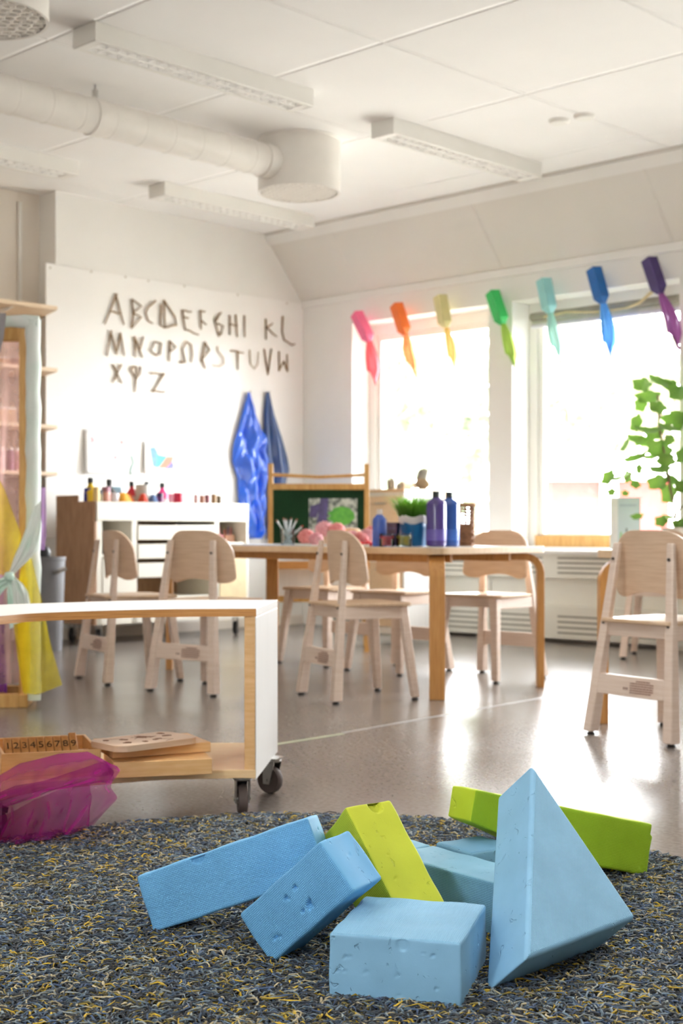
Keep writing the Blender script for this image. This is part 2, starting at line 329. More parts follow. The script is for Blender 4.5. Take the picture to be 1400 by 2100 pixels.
for k, (px, Y, h, r, lab) in enumerate((
    (815, 34, 7.5, 2.0, 'leafy tree outside, nearest the left edge of the first window'), (900, 43, 9, 2.2, 'tall leafy tree outside, behind the middle of the first window'),
    (975, 37, 6.8, 1.9, 'leafy tree outside at the right side of the first window'), (1160, 40, 8.0, 2.2, 'leafy tree rising above the white house roof, left of the potted plant'),
    (1250, 48, 10, 2.5, 'tall leafy tree outside behind the blue streamer'), (1350, 42, 8.0, 2.2, 'leafy tree outside behind the top of the potted plant'))): tree(px, Y, h, r, k, lab)

# radiator covers along the window wall
def radiator(a0, a1, lab):
    t = thing('radiator_cover', lab, 'radiator', R(a0, 0, 0), RZ, 'radiator covers under the windows'); L = a1-a0; D = .16
    def slots(mb, z0, z1):
        n = max(1, int(L/.43)); p = L/n
        for i in range(n):
            for k in range(4):
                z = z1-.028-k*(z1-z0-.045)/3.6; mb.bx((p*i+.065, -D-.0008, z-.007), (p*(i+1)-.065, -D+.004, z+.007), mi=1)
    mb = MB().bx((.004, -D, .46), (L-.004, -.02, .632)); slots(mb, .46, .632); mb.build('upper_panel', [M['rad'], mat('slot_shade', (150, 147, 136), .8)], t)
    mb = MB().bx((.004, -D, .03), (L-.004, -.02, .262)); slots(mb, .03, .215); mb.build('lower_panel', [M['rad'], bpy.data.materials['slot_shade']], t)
    MB().bx((.004, -D+.05, .262), (L-.004, -.02, .46)).build('recessed_panel', M['rad'], t)
    MB().bx((0, -D-.05, .632), (L, -.002, .66)).build('shelf_board', M['laminate'], t, bevel=.005)
    for x in (.1, L-.1): MB().bx((x-.03, -.12, 0), (x+.03, -.04, .03)).build('foot', M['rad'], t)
ra = [ab(onwin(700, 800))[0], (A1R+A2L)/2, (A2R+OPEN[2][0])/2, (OPEN[2][1]+OPEN[3][0])/2]
radiator(ra[0], ra[1], 'cream slotted radiator cover under the first window, behind the craft table')
radiator(ra[1], ra[2], 'cream slotted radiator cover under the second window, beside the potted plant')
radiator(ra[2], ra[3], 'cream slotted radiator cover beyond the potted plant')

# board and alcove shelves on the letter wall
t = thing('wall_board', 'large white wall board with small screws behind the twig letters', 'wall board', R(0, 1.3, .75), RL)
_b2 = ab(onleft(94, 541, .012))[1]; _zb = (onleft(94, 541, .012).z+onleft(618, 621, .012).z)/2
MB().bx((1.3-.003, -.012, 0), (1.3-_b2, -.0005, _zb-.75)).build('panel', M['board'], t, bevel=.002)
for px, py in ((103, 546), (187, 554), (257, 565), (304, 573), (378, 584), (487, 602), (588, 619)):
    p = onleft(px, py+3, .012); q = Matrix.Rotation(-RL, 3, 'Z') @ (p-R(0, 1.3, .75))
    MB().tube([(q.x, -.0115, q.z), (q.x, -.0145, q.z)], .008, 10).build('screw', mat('screw_head', (196, 186, 172), .5) if 'screw_head' not in bpy.data.materials else bpy.data.materials['screw_head'], t)
SHA = .31; SHX = onleft(118, 800, SHA); SB = ab(SHX)[1]
names = ['topmost', 'second', 'third', 'lowest']
SHZ = []
for k, py in enumerate((628, 755, 872, 968)):
    z = onleft(118, py, SHA).z; SHZ.append(z)
    t = thing('wall_shelf', ['topmost pale birch shelf in the alcove, above the cloth wrapped frame', 'pale birch shelf in the alcove, second from the top', 'pale birch shelf in the alcove, third from the top', 'lowest pale birch shelf in the alcove, level with the drawings'][k], 'shelf', R(SHA, SB, z), RL, 'alcove shelves')
    MB().prism([(-2.4, 0), (0, 0), (SB-BL-.012, SHA+REC-.003), (-2.4, SHA+REC-.003)], -.026, 0).build('board', M['shelfwood'], t, bevel=.003)
    for x in (-.32, -1.3): MB().prism([(.06, -.03), (SHA+REC-.004, -.03), (SHA+REC-.004, -.13)], x-.006, x+.006).xf(Matrix(((0, 0, 1, 0), (1, 0, 0, 0), (0, 1, 0, 0), (0, 0, 0, 1)))).build('bracket', M['white'], t)
for k, px in enumerate((40,)):
    p = onleft(px, 500, -REC+.012)
    tag(MB().bx((-.014, -.012, 0), (.014, 0, 2.35)).build('shelf_rail', M['white'], None, (p.x, p.y, .85), RL, bevel=.002), 'white slotted upright shelf rail on the alcove wall', 'rail')

# ------------------------------------------------------------------ ceiling fittings
LOUV = mat('louvre_white', (246, 244, 240), .4)
def luminaire(o, lab, L=1.5, lit=False):
    t = thing('ceiling_luminaire', lab, 'ceiling light', o, RL, 'ceiling luminaires'); Wd, H = .185, .095
    mb = MB(); th = .004
    mb.bx((0, 0, -H), (L, th, 0)).bx((0, Wd-th, -H), (L, Wd, 0)).bx((0, th, -H), (th, Wd-th, 0)).bx((L-th, th, -H), (L, Wd-th, 0)).bx((th, th, -.006), (L-th, Wd-th, 0))
    mb.bx((th, th, -H), (L-th, .022, -H+.012)).bx((th, Wd-.022, -H), (L-th, Wd-th, -H+.012)).bx((th, .022, -H), (.06, Wd-.022, -H+.012)).bx((L-.06, .022, -H), (L-th, Wd-.022, -H+.012))
    mb.build('housing', M['white'], t, bevel=.002)
    mb = MB(); n = 21
    for i in range(n+1):
        x = .06+(L-.12)*i/n; mb.bx((x-.002, .022, -H+.004), (x+.002, Wd-.022, -H+.04))
    mb.bx((.06, Wd/2-.007, -H+.002), (L-.06, Wd/2+.007, -H+.04)); mb.bx((.06, .022, -H+.004), (L-.06, .026, -H+.045)).bx((.06, Wd-.026, -H+.004), (L-.06, Wd-.022, -H+.045))
    mb.build('louvre', LOUV, t)
    if True:
        lt = bpy.data.lights.new('lamp', 'AREA'); lo = bpy.data.objects.new('lamp', lt); COL.objects.link(lo); lo.parent = t
        lt.shape = 'RECTANGLE'; lt.size = L-.14; lt.size_y = Wd-.05; lt.energy = FILL_LAMP_W if lit else .24; lt.color = (1, .985, .965); lo.location = (L/2, Wd/2, -.055)  # in fittings that look off, a faint added glow whitens the cells
    return t
luminaire(onz(195, 42, CEIL), 'large white louvred ceiling light nearest the viewer, above the round duct')
luminaire(onz(807, 240, CEIL), 'white louvred ceiling light right of the round air diffuser')
luminaire(onz(338, 372, CEIL), 'white louvred ceiling light above the twig alphabet, behind the diffuser')
luminaire(onz(162, 330, CEIL)+W*1.5, 'white louvred ceiling light cut by the left edge under the duct')
for a, b in ((5.5, 6.5), (8.6, 6.2), (5.5, 9.6), (8.8, 9.4)): luminaire(R(a, b, CEIL), 'white louvred ceiling light added unseen over the near end for fill', lit=True)  # unseen row, added and switched on to light the blocks from above
DUCTM = mat('white_duct', (236, 232, 226), .32, var=.015)
dr = onz(613, 289, CEIL); zd = 3.1; dp = Vector((dr.x, dr.y, zd))
def diffuser(c, lab):
    t = thing('air_diffuser', lab, 'air diffuser', (c.x, c.y, 0), 0, 'round air diffusers'); r = .262; zb = 2.945
    MB().lathe([(r-.012, zb+.02), (r-.012, zb), (r, zb), (r, CEIL-.012), (r+.008, CEIL-.006), (r+.008, CEIL-.0005)], 48).build('drum', DUCTM, t)
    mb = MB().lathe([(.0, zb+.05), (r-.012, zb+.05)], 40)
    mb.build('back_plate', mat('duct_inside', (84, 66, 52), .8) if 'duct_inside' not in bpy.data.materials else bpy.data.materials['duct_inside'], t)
    mb = MB(); s = .05
    for i in range(-8, 9):
        for j in range(-8, 9):
            x, y = s*(i+.5*(j % 2)), s*.866*j
            if math.hypot(x, y) < r-.02:
                for q in range(6):
                    a0 = math.radians(60*q+30); a1 = math.radians(60*q+90); h = s/math.sqrt(3)
                    c0 = Vector((x+h*math.cos(a0), y+h*math.sin(a0), 0)); c1 = Vector((x+h*math.cos(a1), y+h*math.sin(a1), 0)); i0 = c0.lerp(Vector((x, y, 0)), .24); i1 = c1.lerp(Vector((x, y, 0)), .24); zz = Vector((0, 0, zb+.004))
                    mb.add([c0+zz, c1+zz, i1+zz, i0+zz, i0+zz+Vector((0, 0, .03)), i1+zz+Vector((0, 0, .03))], [(0, 1, 2, 3), (3, 2, 5, 4)])
    mb.build('grille', DUCTM, t)
diffuser(dr, 'round white drum air diffuser at the end of the ceiling duct')
diffuser(onz(-30, 40, 2.945).to_2d().to_3d(), 'round air diffuser cut by the top left corner')
t = thing('ventilation_duct', 'round white spiral ventilation duct running under the ceiling', 'duct', (dp.x, dp.y, zd), RL)
Ld = 5.2; mb = MB(); pts, rs = [], []
for i in range(int(Ld/.21)+1):
    x = -.235-i*.21
    for dx, r in ((.0045, .1), (.0035, .1016), (-.0035, .1016), (-.0045, .1), (-.02, .1), (-.19, .1)): pts.append((x+dx, 0, 0)); rs.append(r)
mb.tube(pts, rs, 32).build('pipe', DUCTM, t, sharp=30)
MB().tube([(-.225, 0, 0), (-.33, 0, 0)], .107, 32).build('collar', DUCTM, t)
MB().tube([(-1.55, 0, 0), (-1.62, 0, 0)], .106, 32).build('clamp', DUCTM, t)
MB().tube([(-1.585, 0, .1), (-1.585, 0, CEIL-zd)], .006, 8).tube([(-1.585, 0, .1), (-1.585, 0, .15)], .016, 10).build('hanger', M['steel'], t)
for k, (px, py) in enumerate(((1146, 247), (1198, 237))):
    p = onz(px, py, CEIL); t = tag(MB().lathe([(.0, -.022), (.05, -.02), (.062, -.01), (.064, 0)], 32).build('ceiling_rosette', M['white'], None, p), ['small white ceiling disc, left of the pair', 'small white ceiling disc, right of the pair'][k], 'ceiling fitting', 'ceiling discs')
# ------------------------------------------------------------------ chairs
SCREW = mat('dark_screw', (92, 82, 76), .4, metal=.6)
INK = mat('stamp_ink', (150, 112, 96), .8)
GLIDE = mat('dark_glide', (52, 48, 46), .5)
def leg_mesh(foot, top, wf, df, wt, dt):
    f, t = Vector(foot), Vector(top); lo = [f+Vector((x*wf/2, y*df/2, 0)) for x, y in ((-1, -1), (1, -1), (1, 1), (-1, 1))]
    hi = [t+Vector((x*wt/2, y*dt/2, 0)) for x, y in ((-1, -1), (1, -1), (1, 1), (-1, 1))]
    return MB().hexa(lo, hi)
def backrest_mesh():
    """curved plywood board: rounded top corners, arched cut between the legs, wings at the sides"""
    n = 30; Wb = .222; mb = MB(); fr = []; bk = []
    th = .0125
    def pos(s, z, off):                     # s = arc position -1..1
        x = s*Wb; y = -.105+.058*s*s - .02*(z-.55)/.25
        nrm = Vector((-2*.058*s/Wb, 1, 0)).normalized()
        return Vector((x, y, z))+nrm*off
    def top(s):
        a = abs(s); return .802-.010*a*a-(.115*(1-math.sqrt(max(0, 1-((a-.36)/.64)**2))) if a > .36 else 0)
    def bot(s):
        a = abs(s)
        if a < .62: return .562-.022*(a/.62)**2
        if a < .72: return .540
        return .540+.035*(1-math.sqrt(max(0, 1-((a-.72)/.28)**2)))
    ss = [math.sin((i/n-.5)*PI) for i in range(n+1)]; m = 8; vs = []
    def shape(s, z):                         # the wings lean in a little towards the top
        return s*(1-.06*(z-.54)/.26)
    for off in (0, th):
        for s in ss:
            z0, z1 = bot(s), top(s)
            for j in range(m+1):
                z = z0+(z1-z0)*j/m; vs.append(pos(shape(s, z), z, off))
    k = m+1; N = (n+1)*k; fs = []
    for i in range(n):
        for j in range(m):
            a = i*k+j; fs.append((a, a+1, a+k+1, a+k)); b = N+a; fs.append((b, b+k, b+k+1, b+1))
        fs.append((i*k, (i+1)*k, N+(i+1)*k, N+i*k)); fs.append((i*k+m, N+i*k+m, N+(i+1)*k+m, (i+1)*k+m))
    for j in range(m):
        fs.append((j, N+j, N+j+1, j+1)); a = n*k; fs.append((a+j, a+j+1, N+a+j+1, N+a+j))
    return mb.add(vs, fs, True)
def make_chair():
    t = thing('school_chair', 'chair', 'chair')
    backrest_mesh().build('backrest', M['birch'], t, bevel=.002, sharp=40)
    poly = []
    for x, y, r, a0 in ((.165, .155, .045, 0), (-.165, .155, .045, 90), (-.155, -.165, .025, 180), (.155, -.165, .025, 270)):
        poly += [(x+r*math.cos(math.radians(a0+90*k/6)), y+r*math.sin(math.radians(a0+90*k/6))) for k in range(7)]
    MB().prism(poly, .443, .459, smooth=True).build('seat', M['seatply'], t, bevel=.004, sharp=50)
    for sx in (-1, 1):
        for front in (1, 0):
            if front: l = leg_mesh((sx*.205, .205, .012), (sx*.162, .158, .442), .038, .034, .05, .04)
            else: l = leg_mesh((sx*.208, -.205, .012), (sx*.138, -.128-.0, .752), .046, .05, .034, .018)
            o = l.build('leg', M['birchleg'], t, bevel=.005)
            fx, fy = (sx*.205, .205) if front else (sx*.208, -.205)
            MB().lathe([(.016, 0), (.018, .004), (.012, .008), (.012, .014)], 14, (fx, fy, 0)).build('glide', GLIDE, o)
    mb = MB()
    for sx in (-1, 1): mb.hexa([(sx*.176-.011, -.15, .385), (sx*.176+.011, -.15, .385), (sx*.172+.011, .15, .385), (sx*.172-.011, .15, .385)], [(sx*.172-.011, -.15, .443), (sx*.172+.011, -.15, .443), (sx*.165+.011, .15, .443), (sx*.165-.011, .15, .443)])
    mb.bx((-.15, .145, .392), (.15, .167, .443)).bx((-.155, -.165, .39), (.155, -.145, .443)).build('seat_frame', M['birchleg'], t, bevel=.003)
    st = MB().hexa([(-.172, -.208, .165), (.172, -.208, .165), (.172, -.186, .165), (-.172, -.186, .165)], [(-.166, -.200, .242), (.166, -.200, .242), (.166, -.178, .242), (-.166, -.178, .242)]).build('stretcher', M['birchleg'], t, bevel=.003)
    mb = MB(); rr = random.Random(3)
    for k in range(6):
        z = .226-.0088*k; y = -.2092+(z-.165)*.104; x0 = .0 if k else .03; x1 = .118 if k else .10
        x = x0
        while x < x1-(.01 if k == 5 else 0):
            w = rr.uniform(.006, .016); mb.bx((x, y-.0006, z-.0022), (min(x+w, x1), y+.0004, z+.0022)); x += w+.0025
    for x in (-.035, -.026, -.017): mb.bx((x, -.2055, .19), (x+.005, -.2045, .2))
    mb.build('printed_stamp', INK, st)['label'] = 'small brown lines of stamped print'
    for sx in (-1, 1):
        for z, y in ((.69, -.1465), (.44, -.1755)):
            x = sx*(.208-.07*(z-.012)/.74); MB().tube([(x, y, z), (x, y-.0055, z)], .0058, 10).build('screw', SCREW, t)
    return t
CH0 = make_chair(); _used = []
def place_chair(c, f, lab, grp='wooden school chairs'):
    o = CH0 if not _used else copy_tree(CH0); _used.append(1)
    o.location = (c[0], c[1], 0); o.rotation_euler.z = math.atan2(f[1], f[0])-PI/2; o['label'] = lab; o['group'] = grp
place_chair((1.268, 5.545), (.82, .57), 'wooden school chair at the right edge, seen from behind, nearest the viewer')
place_chair((.0766, 6.83), (.915, .41), 'wooden school chair seen side-on in the middle, in front of the pink flowers')
place_chair((-.665, 7.14), (.586, .81), 'wooden school chair with its back to us, before the white cabinet trays')
place_chair((-1.138, 7.637), (.86, .51), 'leftmost wooden school chair, in front of the art cabinet left cubby')
place_chair((-.085, 8.6), (-.714, -.70), 'wooden school chair on the far side of the craft table, in front of the easel')
place_chair((.322, 8.12), (-.714, -.70), 'wooden school chair on the far side of the craft table, behind the near table leg')
place_chair((.80, 7.72), (-.69, -.72), 'wooden school chair at the right end of the craft table, turned towards us')
place_chair((2.02, 8.98), (.35, .94), 'wooden school chair by the radiator, mostly hidden behind the nearest chair')

# ------------------------------------------------------------------ tables
def bent_table(c, ang, hl, hw, lab, TZ=.72, ol=.035):
    t = thing('craft_table', lab, 'table', (c[0], c[1], 0), ang, 'birch tables with bent legs')
    MB().prism(rrect(2*(hl+ol), 2*(hw+ol), .07, 8), TZ-.034, TZ-.002, smooth=True).build('tabletop_edge', M['tabletop'], t, bevel=.003, sharp=50)
    MB().prism(rrect(2*(hl+ol)-.004, 2*(hw+ol)-.004, .068, 8), TZ-.002, TZ, smooth=True).build('tabletop', mat('pale_table_laminate', (234, 226, 214), .22, var=.02, scale=4) if 'pale_table_laminate' not in bpy.data.materials else bpy.data.materials['pale_table_laminate'], t)
    for sx in (-1, 1):
        for sy in (-1, 1):
            # each bent leg stands at a corner, its bend running diagonally inwards
            r = .10; th = .036; w = .074; zt = TZ-.034
            out = [(0, 0), (0, zt-r)]+[(r-r*math.cos(math.radians(a)), zt-r+r*math.sin(math.radians(a))) for a in range(10, 91, 10)]+[(r+.16, zt)]
            inn = [(th, 0), (th, zt-r)]+[(r-(r-th)*math.cos(math.radians(a)), zt-r+(r-th)*math.sin(math.radians(a))) for a in range(10, 91, 10)]+[(r+.16, zt-th)]
            e = Vector((-sx, -sy, 0)).normalized(); q = Vector((-e.y, e.x, 0)); o = Vector((sx*hl, sy*hw, 0)); vs = []; n = len(out)
            for x in (-w/2, w/2): vs += [o+e*(d-th/2)+q*x+Vector((0, 0, z-.0005)) for d, z in out]+[o+e*(d-th/2)+q*x+Vector((0, 0, z-.0005)) for d, z in inn]
            fs = []
            for i in range(n-1):
                fs += [(i, i+1, 2*n+i+1, 2*n+i), (n+i, 3*n+i, 3*n+i+1, n+i+1), (i, n+i, n+i+1, i+1), (2*n+i, 2*n+i+1, 3*n+i+1, 3*n+i)]
            fs += [(0, 2*n, 3*n, n), (n-1, 2*n-1, 4*n-1, 3*n-1)]
            MB().add(vs, fs).build('leg', M['tableleg'], t, bevel=.003)
    mb = MB(); mb.bx((-hl+.06, -hw+.16, TZ-.075), (hl-.06, -hw+.18, TZ-.035)).bx((-hl+.06, hw-.18, TZ-.075), (hl-.06, hw-.16, TZ-.035)).build('rail', M['tableleg'], t, bevel=.002)
    return t
TC = Vector((.013, 7.74, 0)); TA = math.atan2(-.714, .70)
bent_table(TC, TA, 1.03, .395, 'long pale birch craft table with bent legs, covered in paint bottles')
_a2 = math.atan2(-.714, .70); _l = Vector((math.cos(_a2), math.sin(_a2), 0)); _s = Vector((-_l.y, _l.x, 0))
_c2 = Vector((1.087, 5.92, 0))+_s*.395+_l*.62
bent_table(_c2, _a2, .62, .395, 'birch table with bent legs at the right edge, hidden behind the nearest chair')

# ------------------------------------------------------------------ art cabinet on castors
BO = at(198, HY, 9.9); BO.z = 0
CAB = thing('art_cabinet', 'white and brown wheeled art cabinet with trays and cubbies against the letter wall', 'cabinet', BO, RL)
Lc, Dc = 1.423, .46
def cs(px):
    r = (px-CX)/FPX; d = -W   # solve (BO.x + d.x s) = r (BO.y + d.y s)
    return (r*BO.y-BO.x)/(d.x-r*d.y)
def cz(py, px): s = cs(px); Y = BO.y+(-W).y*s; return CH-(py-HY)*Y/FPX
z_top, z_f, z_b = 1.004, .868, .14
mb = MB(); mb.bx((-.018, .0, z_b), (0, Dc, z_f)).bx((-.018, .012, z_f), (0, Dc, z_top+.0)).bx((-.019, Dc*.45, z_top), (0, Dc, z_top+.045)); side = mb.build('side_panel', M['brown'], CAB, bevel=.002); side['label'] = 'brown wooden end panel'
mb = MB(); x = [cs(v) for v in (198, 209, 270, 281, 440, 449, 505, 509)]
mb.bx((0, 0, z_b), (x[1], Dc, z_f)).bx((x[2], 0, z_b), (x[3], Dc, z_f)).bx((x[4], 0, z_b), (x[5], Dc, z_f)).bx((x[6], 0, z_b), (Lc, Dc, z_f))
mb.bx((0, 0, z_b), (Lc, Dc, z_b+.06)); mb.bx((x[1], .01, cz(1137, 240)-.018), (x[2], Dc, cz(1137, 240))).bx((x[5], .01, cz(1112, 478)-.018), (x[6], Dc, cz(1112, 478)))
mb.bx((x[3], .01, cz(1230, 360)), (x[4], Dc, cz(1223, 360))); mb.build('carcass', M['cream'], CAB, bevel=.002)
MB().bx((.004, Dc-.012, z_b+.06), (Lc-.004, Dc-.002, z_f)).build('back_panel', M['brown'], CAB)
mb = MB(); mb.bx((0, -.004, z_f), (Lc, .014, z_top)).bx((0, Dc-.016, z_f), (Lc, Dc, z_top)).bx((Lc-.016, .014, z_f), (Lc, Dc-.016, z_top)).bx((0, .014, z_f), (Lc-.016, Dc-.016, z_f+.016)); mb.build('tray_top', M['cream'], CAB, bevel=.004)
for y0, y1 in ((1077, 1107), (1115, 1145), (1153, 1183)):
    za, zb = cz(y1, 360), cz(y0, 360); mb = MB(); a, b = x[3]+.006, x[4]-.006
    mb.bx((a, -.006, za), (b, .01, zb)).bx((a, .01, za), (b, Dc-.05, za+.008)).bx((a, .01, za), (a+.008, Dc-.05, zb-.01)).bx((b-.008, .01, za), (b, Dc-.05, zb-.01)); mb.build('tray', M['cream'], CAB, bevel=.006)
MB().bx((x[1]+.004, -.004, z_b+.065), (x[2]-.004, .014, cz(1146, 240))).build('door', M['cream'], CAB, bevel=.003)
dr2 = MB().bx((x[5]+.004, -.004, z_b+.065), (x[6]-.004, .014, cz(1118, 478))).build('door', mat('pale_yellow_door', (226, 206, 164), .45), CAB, bevel=.003); dr2['label'] = 'pale yellow wooden door'
def castor(parent, x, y, r=.05, ang=0, h=None, wheelmat=None, brake=True):
    """swivel castor below a board: plate, fork, wheel, hub, brake lever"""
    h = h or r*2+.03; q = Matrix.Translation((x, y, 0)) @ Matrix.Rotation(ang, 4, 'Z')
    mb = MB(); mb.bx((-.034, -.03, h-.004), (.034, .03, h)); mb.lathe([(.022, h-.016), (.028, h-.012), (.028, h-.004)], 20)
    for s in (-1, 1):
        mb.hexa([(-.004, s*.019-.0015, r-.012), (.02, s*.019-.0015, r-.012), (.02, s*.019+.0015, r-.012), (-.004, s*.019+.0015, r-.012)], [(-.022, s*.019-.0015, h-.012), (.022, s*.019-.0015, h-.012), (.022, s*.019+.0015, h-.012), (-.022, s*.019+.0015, h-.012)])
    mb.tube([(.008, -.024, r), (.008, .024, r)], .005, 10)
    c = mb.xf(q).build('castor', M['steel'], parent, sharp=30)
    rot = Matrix.Translation((.008, 0, r)) @ Matrix.Rotation(PI/2, 4, 'X')
    MB().lathe([(r*.72, -.012), (r*.93, -.0125), (r, -.006), (r, .006), (r*.93, .0125), (r*.72, .012)], 36).xf(q @ rot).build('wheel', wheelmat or M['rubber'], c)
    MB().lathe([(.001, -.0105), (r*.3, -.0125), (r*.34, -.009), (r*.72, -.009), (r*.72, .009), (r*.34, .009), (r*.3, .0125), (.001, .0105)], 30).xf(q @ rot).build('hub', mat('castor_hub', (176, 172, 166), .4) if 'castor_hub' not in bpy.data.materials else bpy.data.materials['castor_hub'], c)
    if brake: MB().hexa([(.012, -.014, h-.034), (.05, -.012, h-.05), (.05, .012, h-.05), (.012, .014, h-.034)], [(.008, -.016, h-.016), (.054, -.013, h-.034), (.054, .013, h-.034), (.008, .016, h-.016)]).xf(q).build('brake_lever', M['black'], c, bevel=.002)
    return c
for xx, yy in ((.07, .07), (.07, Dc-.07), (Lc-.07, .07), (Lc-.07, Dc-.07)): castor(CAB, xx, yy, .053, .6, .14, M['black'], False)

# ------------------------------------------------------------------ easel
E0 = at(549, HY, 9.35); E0.z = 0; EW = .667
t = thing('painting_easel', 'wooden painting easel with a dark green chalkboard, behind the craft table', 'easel', E0)
for xx in (0, EW-.034):
    MB().bx((xx, 0, 0), (xx+.034, .03, 1.24)).build('post', M['pine'], t, bevel=.003)
    leg_mesh((xx+.017, .52, 0), (xx+.017, .05, 1.18), .03, .03, .03, .03).build('rear_leg', M['pine'], t, bevel=.003)
MB().bx((.034, -.002, 1.068), (EW-.034, .028, 1.108)).build('top_rail', M['pine'], t, bevel=.003)
MB().tube([(.03, .014, 1.168), (EW*.5, .014, 1.152), (EW-.03, .014, 1.166)], .011, 12).build('paper_dowel', M['pine'], t)
MB().bx((.02, .006, .62), (EW-.02, .02, 1.07)).build('chalkboard', M['chalk'], t)
mb = MB(); mb.bx((.0, -.09, .55), (EW, .0, .565)).bx((.0, -.09, .565), (EW, -.075, .60)).build('paint_tray', M['honeyedge'], t, bevel=.002)
MB().bx((.034, .006, .37), (EW-.034, .02, .55)).build('lower_panel', M['laminate'], t)
MB().bx((.034, .0, .33), (EW-.034, .026, .37)).build('lower_rail', M['pine'], t, bevel=.003)
# picture pinned to the chalkboard (its own blurred colours: violet trunks, bright green ball)
def picture_mat():
    m = bpy.data.materials.new('woodland_picture'); m.use_nodes = True; nt = m.node_tree; p = nt.nodes['Principled BSDF']; L = nt.links.new
    tc = nd(nt, 'ShaderNodeTexCoord'); vo = nd(nt, 'ShaderNodeTexNoise'); vo.inputs['Scale'].default_value = 22; L(tc.outputs['Object'], vo.inputs['Vector'])
    r = nd(nt, 'ShaderNodeValToRGB'); e = r.color_ramp.elements; e[0].position = .38; e[0].color = (*lin((60, 76, 70)), 1); e[1].position = .62; e[1].color = (*lin((206, 214, 206)), 1)
    L(vo.outputs['Fac'], r.inputs[0]); L(r.outputs[0], p.inputs['Base Color']); p.inputs['Roughness'].default_value = .4; return m
pc = at(633, 1022, 9.34); t = thing('pinned_picture', 'small picture of violet and bright green pinned on the chalkboard', 'picture', (pc.x, 9.352, pc.z))
MB().bx((0, 0, -.22), (.318, .003, 0)).build('paper', picture_mat(), t)
vio = mat('violet_ink', (88, 80, 134), .5, var=.2, scale=30); grn = mat('green_ink', (110, 196, 70), .5, rgb2=(64, 150, 50), scale=30)
mb = MB(); mb.add([(.045, -.0006, -.22), (.11, -.0006, -.22), (.13, -.0006, 0), (.075, -.0006, 0)], [(0, 1, 2, 3)]).add([(.002, -.0006, -.12), (.05, -.0006, -.13), (.08, -.0006, -.03), (.01, -.0006, -.05)], [(0, 1, 2, 3)]).build('violet_patch', vio, t)
MB().add([(.215+.085*math.cos(a*PI/10)*(1+.15*math.sin(3*a)), -.0008, -.115+.062*math.sin(a*PI/10)) for a in range(20)], [tuple(range(20))]).build('green_patch', grn, t)

# ------------------------------------------------------------------ low drawer unit under the first window
P = at(828, HY, 9.78); P.z = 0
t = thing('drawer_unit', 'light wood drawer unit with a lit-white end under the first window, behind the grass pot', 'cabinet', P, RL)
hz = CH+86*9.78/FPX
MB().bx((-.0, 0, .08), (.42, .4, hz-.02)).build('carcass', M['laminate'], t, bevel=.003)  # end face is window-lit wood, its brightness put into white laminate
MB().bx((-.014, -.012, hz-.02), (.43, .41, hz)).build('top_board', M['tabletop'], t, bevel=.003)
for k in range(4):
    z1 = hz-.05-k*.23; mb = MB().bx((-.016, .01, z1-.215), (-.001, .39, z1)); d = mb.build('drawer', M['shelfwood'], t, bevel=.003)
    MB().tube([(-.022, .15, z1-.05), (-.022, .25, z1-.05)], .005, 8).build('handle', M['steel'], d)
for xx in (.03, .39):
    for yy in (.03, .37): MB().bx((xx-.02, yy-.02, 0), (xx+.02, yy+.02, .08)).build('foot', M['shelfwood'], t)
